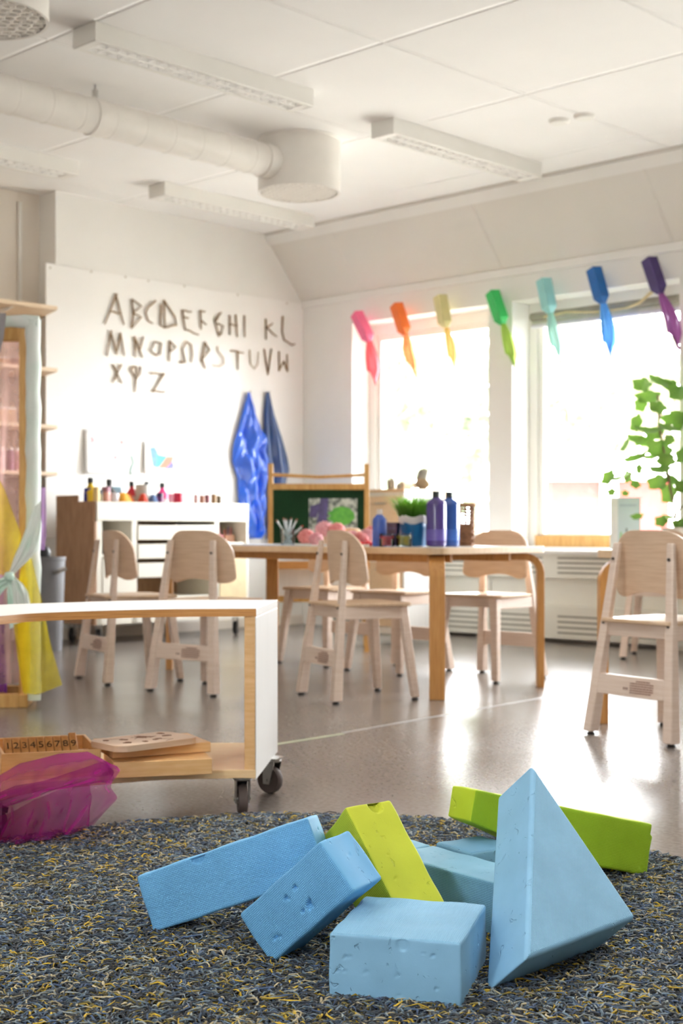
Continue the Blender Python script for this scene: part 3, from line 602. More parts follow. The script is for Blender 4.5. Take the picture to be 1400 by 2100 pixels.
# ------------------------------------------------------------------ rug (shaggy round) and the foam blocks on it
RC = Vector((-.0937, 2.8573, 0)); RR = 1.0
rug = thing('round_rug', 'large round shaggy rug of blue, grey and mustard yarn under the foam blocks', 'rug', RC)
mb = MB().lathe([(0, 0), (RR-.01, 0), (RR, .004), (RR-.008, .009), (0, .009)], 96); mb.build('backing', mat('rug_backing', (44, 46, 50), .95), rug)
def yarn():
    n = 190000; k, rings = 4, 5
    rn = NR; r = RR*np.sqrt(rn.random(n)); a = rn.random(n)*2*PI; x, y = r*np.cos(a), r*np.sin(a)
    hd = rn.random(n)*2*PI; ln = .016+.022*rn.random(n); lift = .010+.021*rn.random(n); curl = rn.normal(size=n)*1.7; rad = .0009+.0011*rn.random(n)
    P = np.zeros((n, rings, 3)); t = np.linspace(0, 1, rings)
    for i, u in enumerate(t):
        h = hd+curl*u; d = ln*u
        P[:, i, 0] = x+np.cos(h)*d; P[:, i, 1] = y+np.sin(h)*d; P[:, i, 2] = .007+lift*np.sin(min(1, u*1.15)*PI*.62)
    rr = np.hypot(P[:, :, 0], P[:, :, 1]); over = np.maximum(rr-(RR+.012), 0); sc = np.where(rr > 1e-6, (rr-over)/np.maximum(rr, 1e-6), 1)
    P[:, :, 0] *= sc; P[:, :, 1] *= sc
    T = np.gradient(P, axis=1); T /= np.linalg.norm(T, axis=2, keepdims=True)+1e-9
    B = np.cross(T, np.array([0, 0, 1.])); B /= np.linalg.norm(B, axis=2, keepdims=True)+1e-9; N = np.cross(B, T)
    prof = np.array([.8, 1.05, 1.1, 1.0, .45])
    V = np.zeros((n, rings, k, 3))
    for j in range(k):
        q = 2*PI*j/k; V[:, :, j] = P+(B*math.cos(q)*1.25+N*math.sin(q)*.85)*(rad[:, None, None]*prof[None, :, None])
    V = V.reshape(-1, 3); base = (np.arange(n)*rings*k)[:, None]; f = []
    for i in range(rings-1):
        for j in range(k): f.append([i*k+j, i*k+(j+1) % k, (i+1)*k+(j+1) % k, (i+1)*k+j])
    f = np.array(f); Fq = (base[:, :, None]+f[None]).reshape(-1, 4)
    cap = np.array([[(rings-1)*k+0, (rings-1)*k+1, (rings-1)*k+2, (rings-1)*k+3]]); Fq = np.vstack([Fq, (base[:, :, None]+cap[None]).reshape(-1, 4)])
    me = bpy.data.meshes.new('pile'); me.vertices.add(len(V)); me.vertices.foreach_set('co', V.ravel())
    me.loops.add(Fq.size); me.loops.foreach_set('vertex_index', Fq.ravel()); me.polygons.add(len(Fq))
    me.polygons.foreach_set('loop_start', np.arange(0, Fq.size, 4)); me.polygons.foreach_set('loop_total', np.full(len(Fq), 4)); me.polygons.foreach_set('use_smooth', np.ones(len(Fq), bool))
    pal = np.array([lin(c) for c in ((64, 80, 98), (48, 54, 62), (92, 110, 122), (134, 142, 140), (66, 86, 116), (54, 56, 58), (172, 160, 128), (176, 148, 44), (120, 108, 52), (104, 118, 128))])
    pr = np.array([.14, .17, .11, .09, .10, .15, .07, .075, .06, .035]); ci = rn.choice(len(pal), n, p=pr/pr.sum()); c = pal[ci]*(.6+.7*rn.random((n, 1)))
    at_ = me.color_attributes.new('yarn', 'FLOAT_COLOR', 'POINT'); cc = np.ones((len(V), 4)); cc[:, :3] = np.repeat(c, rings*k, 0); at_.data.foreach_set('color', cc.ravel())
    me.update(); me.validate()
    m = bpy.data.materials.new('wool_yarn'); m.use_nodes = True; nt = m.node_tree; p = nt.nodes['Principled BSDF']; p.inputs['Roughness'].default_value = .75; p.inputs['Specular IOR Level'].default_value = .25
    vc = nd(nt, 'ShaderNodeVertexColor'); vc.layer_name = 'yarn'
    tc = nd(nt, 'ShaderNodeTexCoord'); nz = nd(nt, 'ShaderNodeTexNoise'); nz.inputs['Scale'].default_value = 500; nt.links.new(tc.outputs['Object'], nz.inputs['Vector'])
    mr = nd(nt, 'ShaderNodeMapRange'); mr.inputs['To Min'].default_value = .45; mr.inputs['To Max'].default_value = 1.6; nt.links.new(nz.outputs['Fac'], mr.inputs['Value'])
    mx = nd(nt, 'ShaderNodeMix', data_type='RGBA', blend_type='MULTIPLY'); mx.inputs['Factor'].default_value = 1; nt.links.new(vc.outputs['Color'], mx.inputs['A']); nt.links.new(mr.outputs[0], mx.inputs['B']); nt.links.new(mx.outputs['Result'], p.inputs['Base Color'])
    p.inputs['Sheen Weight'].default_value = .15
    me.materials.append(m); o = bpy.data.objects.new('pile', me); COL.objects.link(o); o.parent = rug; o['kind'] = 'stuff'
yarn()

def foam(name, rgb, grid):
    m = bpy.data.materials.new(name); m.use_nodes = True; nt = m.node_tree; p = nt.nodes['Principled BSDF']; L = nt.links.new; c = lin(rgb)
    p.inputs['Roughness'].default_value = .62; p.inputs['Specular IOR Level'].default_value = .35; p.inputs['Subsurface Weight'].default_value = .0
    tc = nd(nt, 'ShaderNodeTexCoord'); n1 = nd(nt, 'ShaderNodeTexNoise'); n1.inputs['Scale'].default_value = 11; n1.inputs['Detail'].default_value = 5; L(tc.outputs['Object'], n1.inputs['Vector'])
    rp = nd(nt, 'ShaderNodeValToRGB'); rp.color_ramp.elements[0].position = .32; rp.color_ramp.elements[1].position = .7
    rp.color_ramp.elements[0].color = (*[x*.93 for x in c], 1); rp.color_ramp.elements[1].color = (*[min(1, x*1.05+.006) for x in c], 1); L(n1.outputs['Fac'], rp.inputs[0]); L(rp.outputs[0], p.inputs['Base Color'])
    b = nd(nt, 'ShaderNodeBump'); L(b.outputs[0], p.inputs['Normal'])
    if grid:
        uv = nd(nt, 'ShaderNodeUVMap'); uv.uv_map = 'UVMap'; sp = nd(nt, 'ShaderNodeSeparateXYZ'); L(uv.outputs[0], sp.inputs[0]); o = []
        for ax in ('X', 'Y'):
            a = nd(nt, 'ShaderNodeMath', operation='MULTIPLY'); L(sp.outputs[ax], a.inputs[0]); a.inputs[1].default_value = PI/.0033
            s = nd(nt, 'ShaderNodeMath', operation='SINE'); L(a.outputs[0], s.inputs[0]); ab_ = nd(nt, 'ShaderNodeMath', operation='ABSOLUTE'); L(s.outputs[0], ab_.inputs[0]); o.append(ab_)
        h = nd(nt, 'ShaderNodeMath', operation='MULTIPLY'); L(o[0].outputs[0], h.inputs[0]); L(o[1].outputs[0], h.inputs[1])
        L(h.outputs[0], b.inputs['Height']); b.inputs['Strength'].default_value = .85; b.inputs['Distance'].default_value = .0012
    else:
        # nicks and scuffs
        v = nd(nt, 'ShaderNodeTexNoise'); v.inputs['Scale'].default_value = 42; v.inputs['Detail'].default_value = 3; v.inputs['Distortion'].default_value = 1.2; L(tc.outputs['Object'], v.inputs['Vector'])
        r2 = nd(nt, 'ShaderNodeValToRGB'); r2.color_ramp.elements[0].position = .27; r2.color_ramp.elements[1].position = .345; L(v.outputs['Fac'], r2.inputs[0])
        n3 = nd(nt, 'ShaderNodeTexNoise'); n3.inputs['Scale'].default_value = 600; L(tc.outputs['Object'], n3.inputs['Vector'])
        ad = nd(nt, 'ShaderNodeMath', operation='MULTIPLY_ADD'); L(n3.outputs['Fac'], ad.inputs[0]); ad.inputs[1].default_value = .06; L(r2.outputs[0], ad.inputs[2])
        L(ad.outputs[0], b.inputs['Height']); b.inputs['Strength'].default_value = .8; b.inputs['Distance'].default_value = .003
    return m
BLUE = (foam('blue_foam', (130, 178, 210), False), foam('blue_foam_waffle', (130, 182, 214), True))
BLUE2 = (foam('bright_blue_foam', (108, 172, 216), False), foam('bright_blue_foam_waffle', (106, 172, 220), True))
TEAL = (foam('dusty_blue_foam', (124, 174, 200), False), foam('dusty_blue_foam_waffle', (112, 166, 200), True))
LIME = (foam('lime_foam', (194, 202, 52), False), foam('lime_foam_waffle', (172, 190, 44), True))
LEAF = (foam('leaf_green_foam', (180, 200, 38), False), foam('leaf_green_foam_waffle', (150, 188, 28), True))
def block(label, dims, rot, c, mats, grid_axis, dents=(), r=.006, shape=None, seed=0, group='foam building blocks'):
    """a foam brick: finely divided rounded box; dents = (face, u, v, radius, depth) pushed into a face"""
    d = np.array(dims); h = d/2; rn = np.random.default_rng(seed); vs = []; fs = []; mi = []; uvs = []
    def ticks(L):
        n = max(6, int(L/.0026)); t = np.linspace(-L/2+.009, L/2-.009, n); e = np.array([0, .0012, .0026, .0042, .0064]); return np.concatenate([-L/2+e, t, (L/2-e)[::-1]])
    key = {}
    for ax in range(3):
        a1, a2 = [(1, 2), (0, 2), (0, 1)][ax]; t1, t2 = ticks(d[a1]), ticks(d[a2])
        for sg in (-1, 1):
            G1, G2 = np.meshgrid(t1, t2, indexing='ij'); P = np.zeros(G1.shape+(3,)); P[..., ax] = sg*h[ax]; P[..., a1] = G1; P[..., a2] = G2
            push = np.zeros(G1.shape)
            for (fa, fsg, u, v, rad, dep, sh) in dents:
                if fa == ax and fsg == sg:
                    du, dv = G1-u*h[a1], G2-v*h[a2]
                    if sh == 'half': q = np.hypot(du, dv); inside = (q < rad)*np.clip((rad-q)/.0025, 0, 1); push += dep*inside
                    else:
                        w_ = du+.35*rad*np.sin(dv/rad*3+seed); push += .6*dep*np.exp(-((w_/(rad*.5))**2+(dv/(rad*.5*sh))**2)**1.5)
            q = np.clip(P, -(h-r), h-r); nrm = P-q; nrm /= np.linalg.norm(nrm, axis=-1, keepdims=True)+1e-12; Q = q+nrm*r
            Q[..., ax] -= sg*push
            if shape is not None: Q = shape(Q, h)
            wob = .0007*(np.sin(Q[..., 0]*61+seed)+np.sin(Q[..., 1]*73+1.7*seed)+np.sin(Q[..., 2]*67+.6*seed)); Q = Q+nrm*wob[..., None]
            o = len(vs); n1, n2 = G1.shape; vs += Q.reshape(-1, 3).tolist(); uvf = np.stack([G1, G2], -1).reshape(-1, 2)
            idx = np.arange(n1*n2).reshape(n1, n2)+o; f = np.stack([idx[:-1, :-1], idx[1:, :-1], idx[1:, 1:], idx[:-1, 1:]], -1).reshape(-1, 4)
            if (sg > 0) != (ax != 1): f = f[:, ::-1]
            fs += f.tolist(); mi += [1 if ax == grid_axis else 0]*len(f); uvs.append(uvf)
    uvs = np.vstack(uvs); me = bpy.data.meshes.new('foam_block'); me.from_pydata(vs, [], fs); me.materials.append(mats[0]); me.materials.append(mats[1])
    me.polygons.foreach_set('material_index', mi); me.polygons.foreach_set('use_smooth', [True]*len(fs))
    ul = me.uv_layers.new(name='UVMap'); li = np.zeros(len(me.loops), int); me.loops.foreach_get('vertex_index', li); ul.data.foreach_set('uv', uvs[li].astype(np.float32).ravel())
    bm = bmesh.new(); bm.from_mesh(me); bmesh.ops.remove_doubles(bm, verts=bm.verts, dist=1e-5); bm.to_mesh(me); bm.free(); me.update()
    o = bpy.data.objects.new('foam_block', me); COL.objects.link(o); o.matrix_world = Matrix.Translation(c) @ Matrix(rot).to_4x4()
    return tag(o, label, 'foam block', group)
# A long blue brick, D front block, B short brick, C lime brick, E/F/I bricks lying behind, G long lime brick
block('long light blue foam brick, leftmost, one end tilted up', (.364, .08, .1128),
      [[.91681,.2333,-.32408],[-.18595,.96765,.17054],[.35338,-.09609,.93053]], (-.2032,2.7429,.1399), BLUE2, 1, [(1,-1,-.28,.97,.016,.006,'half'),(1,-1,.55,-.55,.010,.001,.5),(0,1,.1,.5,.006,.006,.8),(0,1,.2,.1,.006,.006,.9),(0,1,-.1,-.3,.006,.005,.7)], seed=1)
block('blue foam block with torn holes, leaning between the long blue and lime bricks', (.2353,.1008,.1061),
      [[.63309,.51831,-.57494],[-.40723,.85466,.32206],[.6583,.03024,.75215]], (-.0563,2.5614,.1409), BLUE2, 1, [(1,-1,-.06,.34,.009,.020,.7),(1,-1,-.02,.24,.005,.014,.7),(1,-1,.17,.42,.008,.020,.8),(1,-1,.20,.34,.005,.012,.6),(1,-1,.22,-.33,.012,.024,1.2),(1,-1,.18,-.46,.007,.014,.8),(1,-1,.05,-.36,.007,.020,.8),(1,-1,-.62,-.42,.013,.018,.4),(1,-1,-.56,-.5,.007,.012,.6),(0,1,.1,.2,.012,.002,.6)], seed=2)
block('lime green foam brick standing on end, leaning back, with a semicircular cut', (.111,.1114,.2411),
      [[.79903,-.428,-.42233],[.601,.59052,.5386],[.01887,-.68418,.72907]], (.0782,2.7091,.1489), LIME, 0, [(1,-1,.22,.93,.0165,.007,'half'),(1,-1,-.3,.05,.006,.004,.6),(1,-1,-.45,-.36,.008,.004,.8),(1,-1,.6,.35,.004,.004,.8),(1,-1,.3,.55,.005,.003,.5)], seed=3)
block('pale blue foam block in front, lying flat with a pitted smooth face towards us', (.224,.248,.1129),
      [[.96571,.25962,.00237],[-.25961,.96571,-.00061],[-.00245,-.00003,1.]], (.1182,2.4437,.0786), BLUE, 2, [(1,-1,.12,.80,.0115,.0022,'half'),(1,-1,-.75,.30,.006,.004,1.3),(1,-1,-.68,.33,.005,.003,1.3),(1,-1,-.86,-.1,.004,.004,1.),(1,-1,-.75,-.1,.004,.004,1.),(1,-1,.56,.55,.006,.006,.9),(1,-1,.42,.60,.006,.003,.4),(1,-1,.04,-.1,.007,.003,1.2),(1,-1,.62,-.38,.005,.005,1.),(1,-1,.05,-.68,.007,.003,.6),(1,-1,-.45,-.08,.010,.002,.9),(2,1,-.8,.2,.008,.002,1.5),(2,1,-.75,-.3,.008,.002,1.8)], seed=4)
def yaw_box(p, dirx, L, Wd, H, z0=.022):
    u = Vector((dirx[0], dirx[1], 0)).normalized(); v = Vector((-u.y, u.x, 0)); c = Vector((p[0], p[1], z0+H/2))+u*L/2+v*Wd/2
    return Matrix((u, v, Vector((0, 0, 1)))).transposed(), c
_r, _c = yaw_box((.098, 2.930), (.616, -.788), .36, .12, .113)
block('blue foam brick lying flat behind the front block, between the lime brick and the triangle', (.36, .12, .113), _r, _c, TEAL, 1, [(2,1,-.75,.4,.003,.004,1.),(2,1,-.7,.1,.003,.004,1.2),(2,1,-.6,.3,.004,.004,1.),(2,1,-.55,-.2,.003,.004,1.),(2,1,-.35,.0,.004,.004,.8),(2,1,.3,-.1,.003,.003,1.)], seed=5)
_r, _c = yaw_box((.098-.616*.19-.001, 2.930+.788*.19+.001), (.616, -.788), .188, .12, .113)
block('blue foam brick mostly hidden behind the standing lime brick', (.188, .12, .113), _r, _c, TEAL, 1, seed=6)
_r, _c = yaw_box((.2010, 3.0335), (.56, -.83), .12, .125, .113)
block('small blue foam block under the raised end of the long lime brick', (.12, .125, .113), _r, _c, TEAL, 2, seed=7)
def sag(Q, h):
    t = np.clip(.5-Q[..., 0]/(2*h[0]), 0, 1); low = np.clip(.5-Q[..., 2]/(2*h[2]), 0, 1)
    Q[..., 2] += low*.046*np.clip((t-.45)/.55, 0, 1)**1.1
    cut = np.clip((Q[..., 0]/h[0]-.93)/.07, 0, 1)*np.clip((Q[..., 2]/h[2]-.35)/.3, 0, 1); Q[..., 0] -= .009*np.round(cut)
    return Q
block('long lime green foam brick at the back, propped up behind the blue triangle', (.4647,.1097,.1145),
      [[.90303,-.38583,.18886],[.35974,.91951,.15842],[-.23478,-.07511,.96914]], (.4641,3.161,.1325), LEAF, 1, [(1,-1,.91,-.72,.006,.003,1.6)], shape=sag, seed=8)
_r, _c = yaw_box((.452, 2.850), (.78, .62), .105, .1, .085)
block('lime green foam piece barely showing behind the right side of the blue triangle', (.105, .1, .085), _r, _c, LEAF, 1, seed=9)
# triangular prism leaning back on its lower edge
PV = [Vector(v) for v in [(.3653,2.7184,.3538),(.3026,2.3275,.0983),(.5338,2.5712,.101),(.303,2.7783,.2775),(.2404,2.3873,.022),(.4715,2.631,.0246)]]
def wedge():
    bm = bmesh.new(); o = PV[4]; z = (PV[0]-PV[1]).normalized(); y = (PV[4]-PV[1]); y = (y-z*y.dot(z)).normalized(); x = y.cross(z)
    Rm = Matrix((x, y, z)).transposed(); loc = [Rm.transposed() @ (v-o) for v in PV]
    vs = [bm.verts.new(v) for v in loc]
    for f in ((0, 1, 2), (5, 4, 3), (0, 3, 4, 1), (1, 4, 5, 2), (2, 5, 3, 0)): bm.faces.new([vs[i] for i in f])
    bmesh.ops.recalc_face_normals(bm, faces=bm.faces)
    bmesh.ops.bevel(bm, geom=list(bm.edges), offset=.009, segments=5, profile=.5, affect='EDGES', clamp_overlap=True)
    uvl = bm.loops.layers.uv.new('UVMap')
    for f in bm.faces:
        f.smooth = True; g = abs(f.normal.y) > .9; f.material_index = 1 if g else 0
        for l in f.loops: l[uvl].uv = (l.vert.co.x, l.vert.co.z)
    me = bpy.data.meshes.new('foam_triangle'); bm.to_mesh(me); bm.free(); me.materials.append(BLUE[0]); me.materials.append(BLUE[1]); me.set_sharp_from_angle(angle=math.radians(60))
    ob = bpy.data.objects.new('foam_triangle', me); COL.objects.link(ob); ob.matrix_world = Matrix.Translation(o) @ Rm.to_4x4()
    md = ob.modifiers.new('wn', 'WEIGHTED_NORMAL')
    tag(ob, 'large light blue triangular foam wedge standing on its corner at the right', 'foam block', 'foam building blocks')
wedge()
# ------------------------------------------------------------------ curved bench trolley on castors
ZT, ZBT = .583, .135                                             # top surface, lower shelf top
def g2(px, py, z): p = onz(px, py, z); return (p.x, p.y)
front = [g2(525, 1248, ZT), g2(320, 1249.5, ZT), g2(100, 1256, ZT), g2(0, 1263, ZT), g2(-120, 1276, ZT), g2(-260, 1300, ZT)]
back = [g2(569, 1230, ZT), g2(310, 1231, ZT), g2(0, 1240, ZT), g2(-150, 1248, ZT), g2(-330, 1268, ZT)]
BX = Vector((front[0][0], front[0][1], 0))
t = bench = thing('bench_trolley', 'low curved plywood bench trolley on castors at the left, holding a number box and puzzles', 'trolley', BX)
def loc(p): return (p[0]-BX.x, p[1]-BX.y)
def dense(pts, n=8):
    out = []
    for i in range(len(pts)-1):
        p0, p1, p2, p3 = [np.array(pts[max(0, min(len(pts)-1, j))]) for j in (i-1, i, i+1, i+2)]
        for k in range(n):
            u = k/n; out.append(tuple(.5*((2*p1)+(-p0+p2)*u+(2*p0-5*p1+4*p2-p3)*u*u+(-p0+3*p1-3*p2+p3)*u**3)))
    return out+[tuple(pts[-1])]
fr, bk = dense([loc(p) for p in front]), dense([loc(p) for p in back])
poly = bk+fr[::-1]
MB().prism(poly, ZT-.022, ZT-.001, smooth=True).build('top_board_core', M['honeyedge'], bench, sharp=40)
MB().prism(poly, ZT-.001, ZT, smooth=True).build('top_surface', M['laminate'], bench, sharp=40)
MB().prism(poly, ZBT-.024, ZBT, smooth=True).build('lower_shelf', M['shelftop_lightened'], bench, sharp=40, bevel=.002)
d_end = (Vector(bk[0])-Vector(fr[0])); le = d_end.length; ex = d_end.normalized(); ey = Vector((-ex.y, ex.x))
def endpanel(z0, z1, th, off, m, nm, lab=None):
    a = Vector(fr[0])-ey*off*-1; q = [a, a+ex*le, a+ex*le+ey*th, a+ey*th]
    mb = MB().hexa([(v.x, v.y, z0) for v in q], [(v.x, v.y, z1) for v in q]); o = mb.build(nm, m, bench, bevel=.0015)
    if lab: o['label'] = lab
endpanel(ZBT-.025, ZT-.0225, .03, .003, M['honey'], 'end_panel')
endpanel(ZBT-.028, ZT-.0235, .003, -.0002, M['laminate'], 'end_facing', 'white laminate facing on the end panel')
endpanel(ZT-.0225, ZT+.0005, .003, -.0002, M['laminate'], 'top_edge_band')
q = [Vector(fr[-1]), Vector(bk[-1])]; mb = MB(); mb.hexa([(q[0].x, q[0].y, ZBT), (q[1].x, q[1].y, ZBT), (q[1].x+.03, q[1].y-.0, ZBT), (q[0].x+.03, q[0].y, ZBT)], [(q[0].x, q[0].y, ZT-.023), (q[1].x, q[1].y, ZT-.023), (q[1].x+.03, q[1].y, ZT-.023), (q[0].x+.03, q[0].y, ZT-.023)]); mb.build('end_panel', M['honey'], bench)
for (px, py, z, ang) in ((497, 1669, 0, 1.75), (558, 1627, 0, 2.55)):
    p = onz(px, py, z); castor(bench, p.x-BX.x, p.y-BX.y, .042, ang, ZBT-.024, M['rubber'], True)
for (px, py) in ((-20, 1722), (-160, 1690)):
    p = onz(px, py, 0); castor(bench, p.x-BX.x, p.y-BX.y, .042, 1.0, ZBT-.024, M['rubber'], True)

# number box with tiles
b0, b1 = onz(3, 1602, ZBT), onz(207, 1591, ZBT); ux = (b1-b0).normalized(); rzb = math.atan2(ux.y, ux.x); Lb, Db, Hb = (b1-b0).length, .30, .072
t = thing('number_box', 'open wooden tray box of number tiles on the lower shelf of the bench trolley', 'box', b0, rzb)
t0_box = t; MB().bx((0, 0, .0005), (Lb, Db, .008)).build('base', M['honey'], t)
for nm, a, b in (('side', (0, 0, .008), (Lb, .009, Hb)), ('side', (0, Db-.009, .008), (Lb, Db, Hb)), ('end', (0, .009, .008), (.009, Db-.009, Hb)), ('end', (Lb-.009, .009, .008), (Lb, Db-.009, Hb))):
    MB().bx(a, b).build(nm, M['honey'], t, bevel=.0015)
tile_m = wood('tile_beech', (214, 166, 108), (190, 138, 80), (20, 20, 3)); inkd = mat('burnt_ink', (62, 42, 28), .8)
tw = (Lb-.05)/9.5
def tile_at(k):
    return b0+Matrix.Rotation(rzb, 3, 'Z') @ Vector((.018+tw*(k+.5), .13, .034))
DIG = {}
for k in range(9):
    n = str(k+1)
    o = thing('number_tile', 'wooden tile stamped %s lying in the number box' % n, 'number tile', tile_at(k), rzb, 'number tiles in the tray box')
    tilt = Matrix.Rotation(math.radians(34), 4, 'X') ; hh = .008 if k < 8 else .02
    MB().bx((-tw/2+.0008, 0, 0), (tw/2-.0008, hh+.055, .024)).xf(tilt).build('tile', tile_m, o, bevel=.0015)
    tm = text_mesh(n, .034, 'stamped_number', .0004); d = bpy.data.objects.new('stamped_number', tm); COL.objects.link(d); d.parent = o; tm.materials.append(inkd)
    d.matrix_local = tilt @ Matrix.Translation((0, .03, .0245))

MB().bx((.0095, .15, .009), (Lb-.0095, .17, .05)).build('tile_rest', M['honey'], t0_box, bevel=.002)
# puzzles
def board_from(pa, pb, z0, dep, hgt, nm, lab, m, rounded=0, cut=False):
    a, b = onz(*pa, z0), onz(*pb, z0); u = (b-a).normalized(); L = (b-a).length; o = thing(nm, lab, 'puzzle', a, math.atan2(u.y, u.x), 'wooden puzzle boards')
    if rounded:
        mb = MB().prism(rrect(L, dep, rounded, 8, L/2, dep/2), .0005, hgt, smooth=True); rr = random.Random(5)
        for cx, cy, s in ((.22, .3, .014), (.4, .25, .012), (.55, .3, .012), (.62, .35, .012), (.3, .62, .013), (.55, .7, .02), (.62, .62, .012), (.8, .55, .015), (.14, .75, .012), (.85, .82, .013)):
            mb.prism([(cx*L+s*rr.uniform(.5, 1.2)*math.cos(2*PI*k/9), cy*dep+s*rr.uniform(.5, 1.2)*math.sin(2*PI*k/9)) for k in range(9)], hgt-.0005, hgt+.0004, mi=1)
        for k in range(8): mb.box((rr.uniform(.15, .85)*L, rr.uniform(.1, .9)*dep, hgt), (.04, .0014, .0008), Matrix.Rotation(rr.uniform(0, 3), 3, 'Z'), mi=1)
        mb.build('board', [m, mat('burnt_cutout', (122, 78, 44), .9)], o, sharp=50)
    else: MB().bx((0, 0, .0005), (L, dep, hgt)).build('board', m, o, bevel=.0015)
    return o, L
z = ZBT; board_from((232, 1597), (435, 1588), z, .27, .043, 'puzzle_tray', 'thick wooden puzzle board at the bottom of the stack on the bench trolley', M['honey'])
z += .0435; o, L = board_from((231, 1556), (432, 1542), z, .2, .028, 'puzzle_tray', 'square cornered wooden puzzle board in the middle of the stack', M['honey'])
z += .0285; o, L = board_from((246, 1545), (412, 1524), z, .165, .017, 'puzzle_board', 'round cornered wooden puzzle with cut out shapes on top of the stack', M['birch'], .035)
# ------------------------------------------------------------------ sheer cloths
def cloth(name, rows, m, lab, cat, fold=.006, freq=5, seed=0, nu=60, nv=48, grp=None, parent=None, flutter=.0):
    """rows: polylines of world points from top to bottom; smooth sheet with small folds"""
    rn = np.random.default_rng(seed); n = max(len(r) for r in rows)
    def resamp(pts, k):
        P = np.array([tuple(p) for p in pts]); d = np.r_[0, np.cumsum(np.linalg.norm(np.diff(P, axis=0), axis=1))]; q = np.linspace(0, d[-1], k); return np.stack([np.interp(q, d, P[:, i]) for i in range(3)], 1)
    Rr = np.array([resamp(r, nu+1) for r in rows]); s = np.linspace(0, 1, len(rows)); q = np.linspace(0, 1, nv+1)
    G = np.zeros((nv+1, nu+1, 3))
    for i in range(nu+1):
        for c in range(3): G[:, i, c] = np.interp(q, s, Rr[:, i, c])
    ker = 5                                                       # smooth along the fall
    for _ in range(3): G[1:-1] = (G[:-2]+2*G[1:-1]+G[2:])/4
    uu, vv = np.meshgrid(np.linspace(0, 1, nu+1), q); ph = rn.random(6)*6.28
    w = np.sin(uu*freq*6.28+ph[0]+2.2*np.sin(vv*3+ph[1]))+.6*np.sin(uu*freq*11+vv*6+ph[2])+.5*np.sin(vv*14+uu*9+ph[3])
    env = np.clip(vv*2.5, .25, 1); G[..., 1] += -fold*w*env; G[..., 2] += flutter*np.sin(uu*17+vv*4+ph[4])
    c0 = G.reshape(-1, 3).mean(0); V = (G.reshape(-1, 3)-c0).tolist(); k = nu+1
    fs = [(j*k+i, j*k+i+1, (j+1)*k+i+1, (j+1)*k+i) for j in range(nv) for i in range(nu)]
    o = MB().add(V, fs, True).build(name, m, parent, c0 if parent is None else Vector(c0)-parent.location, sharp=180)
    if parent is None: tag(o, lab, cat, grp)
    return o
PURP = sheer('magenta_tulle', (180, 48, 148), .24, .42); PURP2 = sheer('magenta_tulle_fold', (172, 40, 140), .26, .45)
def P_(Y, *pp): return [at(x, y, Y+(dy[0] if dy else 0)) for x, y, *dy in pp]
tul = thing('tulle_cloth', 'magenta tulle cloth draped over the number box and hanging down to the rug', 'cloth', at(110, 1640, 3.55))
Yf = 3.60
rows = [P_(Yf, (-40, 1612), (40, 1566, .04), (120, 1546, .09), (180, 1541, .10), (240, 1572, .02)),
        P_(Yf-.03, (-40, 1622), (30, 1592), (100, 1572), (190, 1556), (247, 1580)),
        P_(Yf-.06, (-40, 1640), (40, 1618), (120, 1606), (190, 1598), (232, 1602)),
        P_(Yf-.09, (-40, 1655), (40, 1640), (120, 1630), (190, 1618), (228, 1614)),
        P_(Yf-.11, (-40, 1690), (40, 1684), (120, 1668), (190, 1645), (243, 1636)),
        P_(Yf-.12, (-40, 1712), (40, 1704), (110, 1694), (170, 1680), (216, 1664)),
        P_(Yf-.13, (-40, 1742), (30, 1731), (90, 1722), (150, 1708), (190, 1694))]
cloth('outer_layer', rows, PURP, '', '', .010, 4, 2, parent=tul)
rows = [P_(Yf-.08, (-40, 1640), (30, 1612), (95, 1600), (160, 1578), (215, 1560)),
        P_(Yf-.10, (-40, 1650), (40, 1632), (100, 1618), (170, 1600), (233, 1584)),
        P_(Yf-.115, (-40, 1668), (40, 1648), (100, 1624), (170, 1608), (225, 1606))]
cloth('inner_fold', rows, PURP2, '', '', .008, 3, 4, nv=24, parent=tul)
rows = [P_(Yf-.06, (-40, 1682), (20, 1668), (70, 1640), (130, 1616), (184, 1606)),
        P_(Yf-.07, (-40, 1700), (20, 1690), (70, 1676), (130, 1660), (186, 1640)),
        P_(Yf-.08, (-40, 1738), (20, 1728), (70, 1718), (130, 1708), (184, 1692))]
cloth('back_layer', rows, PURP, '', '', .010, 5, 5, nv=24, parent=tul)

# ------------------------------------------------------------------ standing play frame wrapped in cloth, at the left edge
FY = 6.45
F0 = at(78, 1447, FY); F0.z = 0
fr_t = thing('play_frame', 'tall wooden standing frame at the left edge wrapped in mint cloth, hung with sheer fabrics', 'frame', F0, .10)
ztop = at(78, 645, FY).z
MB().bx((-.085, 0, .0), (-.052, .05, ztop-.03)).build('post', M['pine'], fr_t, bevel=.003)
MB().bx((-1.1, 0, ztop-.12), (-.085, .05, ztop-.05)).build('top_rail', M['pine'], fr_t, bevel=.003)
MB().bx((-1.1, -.02, 0), (-.085, .012, .062)).bx((-1.1, .33, 0), (-.085, .36, .062)).build('base_rail', M['pine'], fr_t, bevel=.003)
MB().bx((-.085, -.02, 0), (-.045, .36, .06)).build('base_foot', M['pine'], fr_t, bevel=.003)
MINT = mat('mint_cloth', (206, 232, 218), .8, rgb2=(238, 240, 236), scale=7, bump=.2, bscale=40); WCLOTH = mat('white_cloth', (240, 240, 236), .8, rgb2=(218, 236, 224), scale=5, bump=.15, bscale=40)
mb = MB(); n = 26
pts, rs = [], []
for i in range(n+1): pts.append((-.026+.002*math.sin(i*1.7), .02, .03+(ztop-.05)*i/n)); rs.append(.036+.0025*math.sin(i*2.3))
mb.tube(pts, rs, 16).build('post_wrap', WCLOTH, fr_t)['label'] = 'white and mint cloth wrapped round the post'
pts, rs = [], []
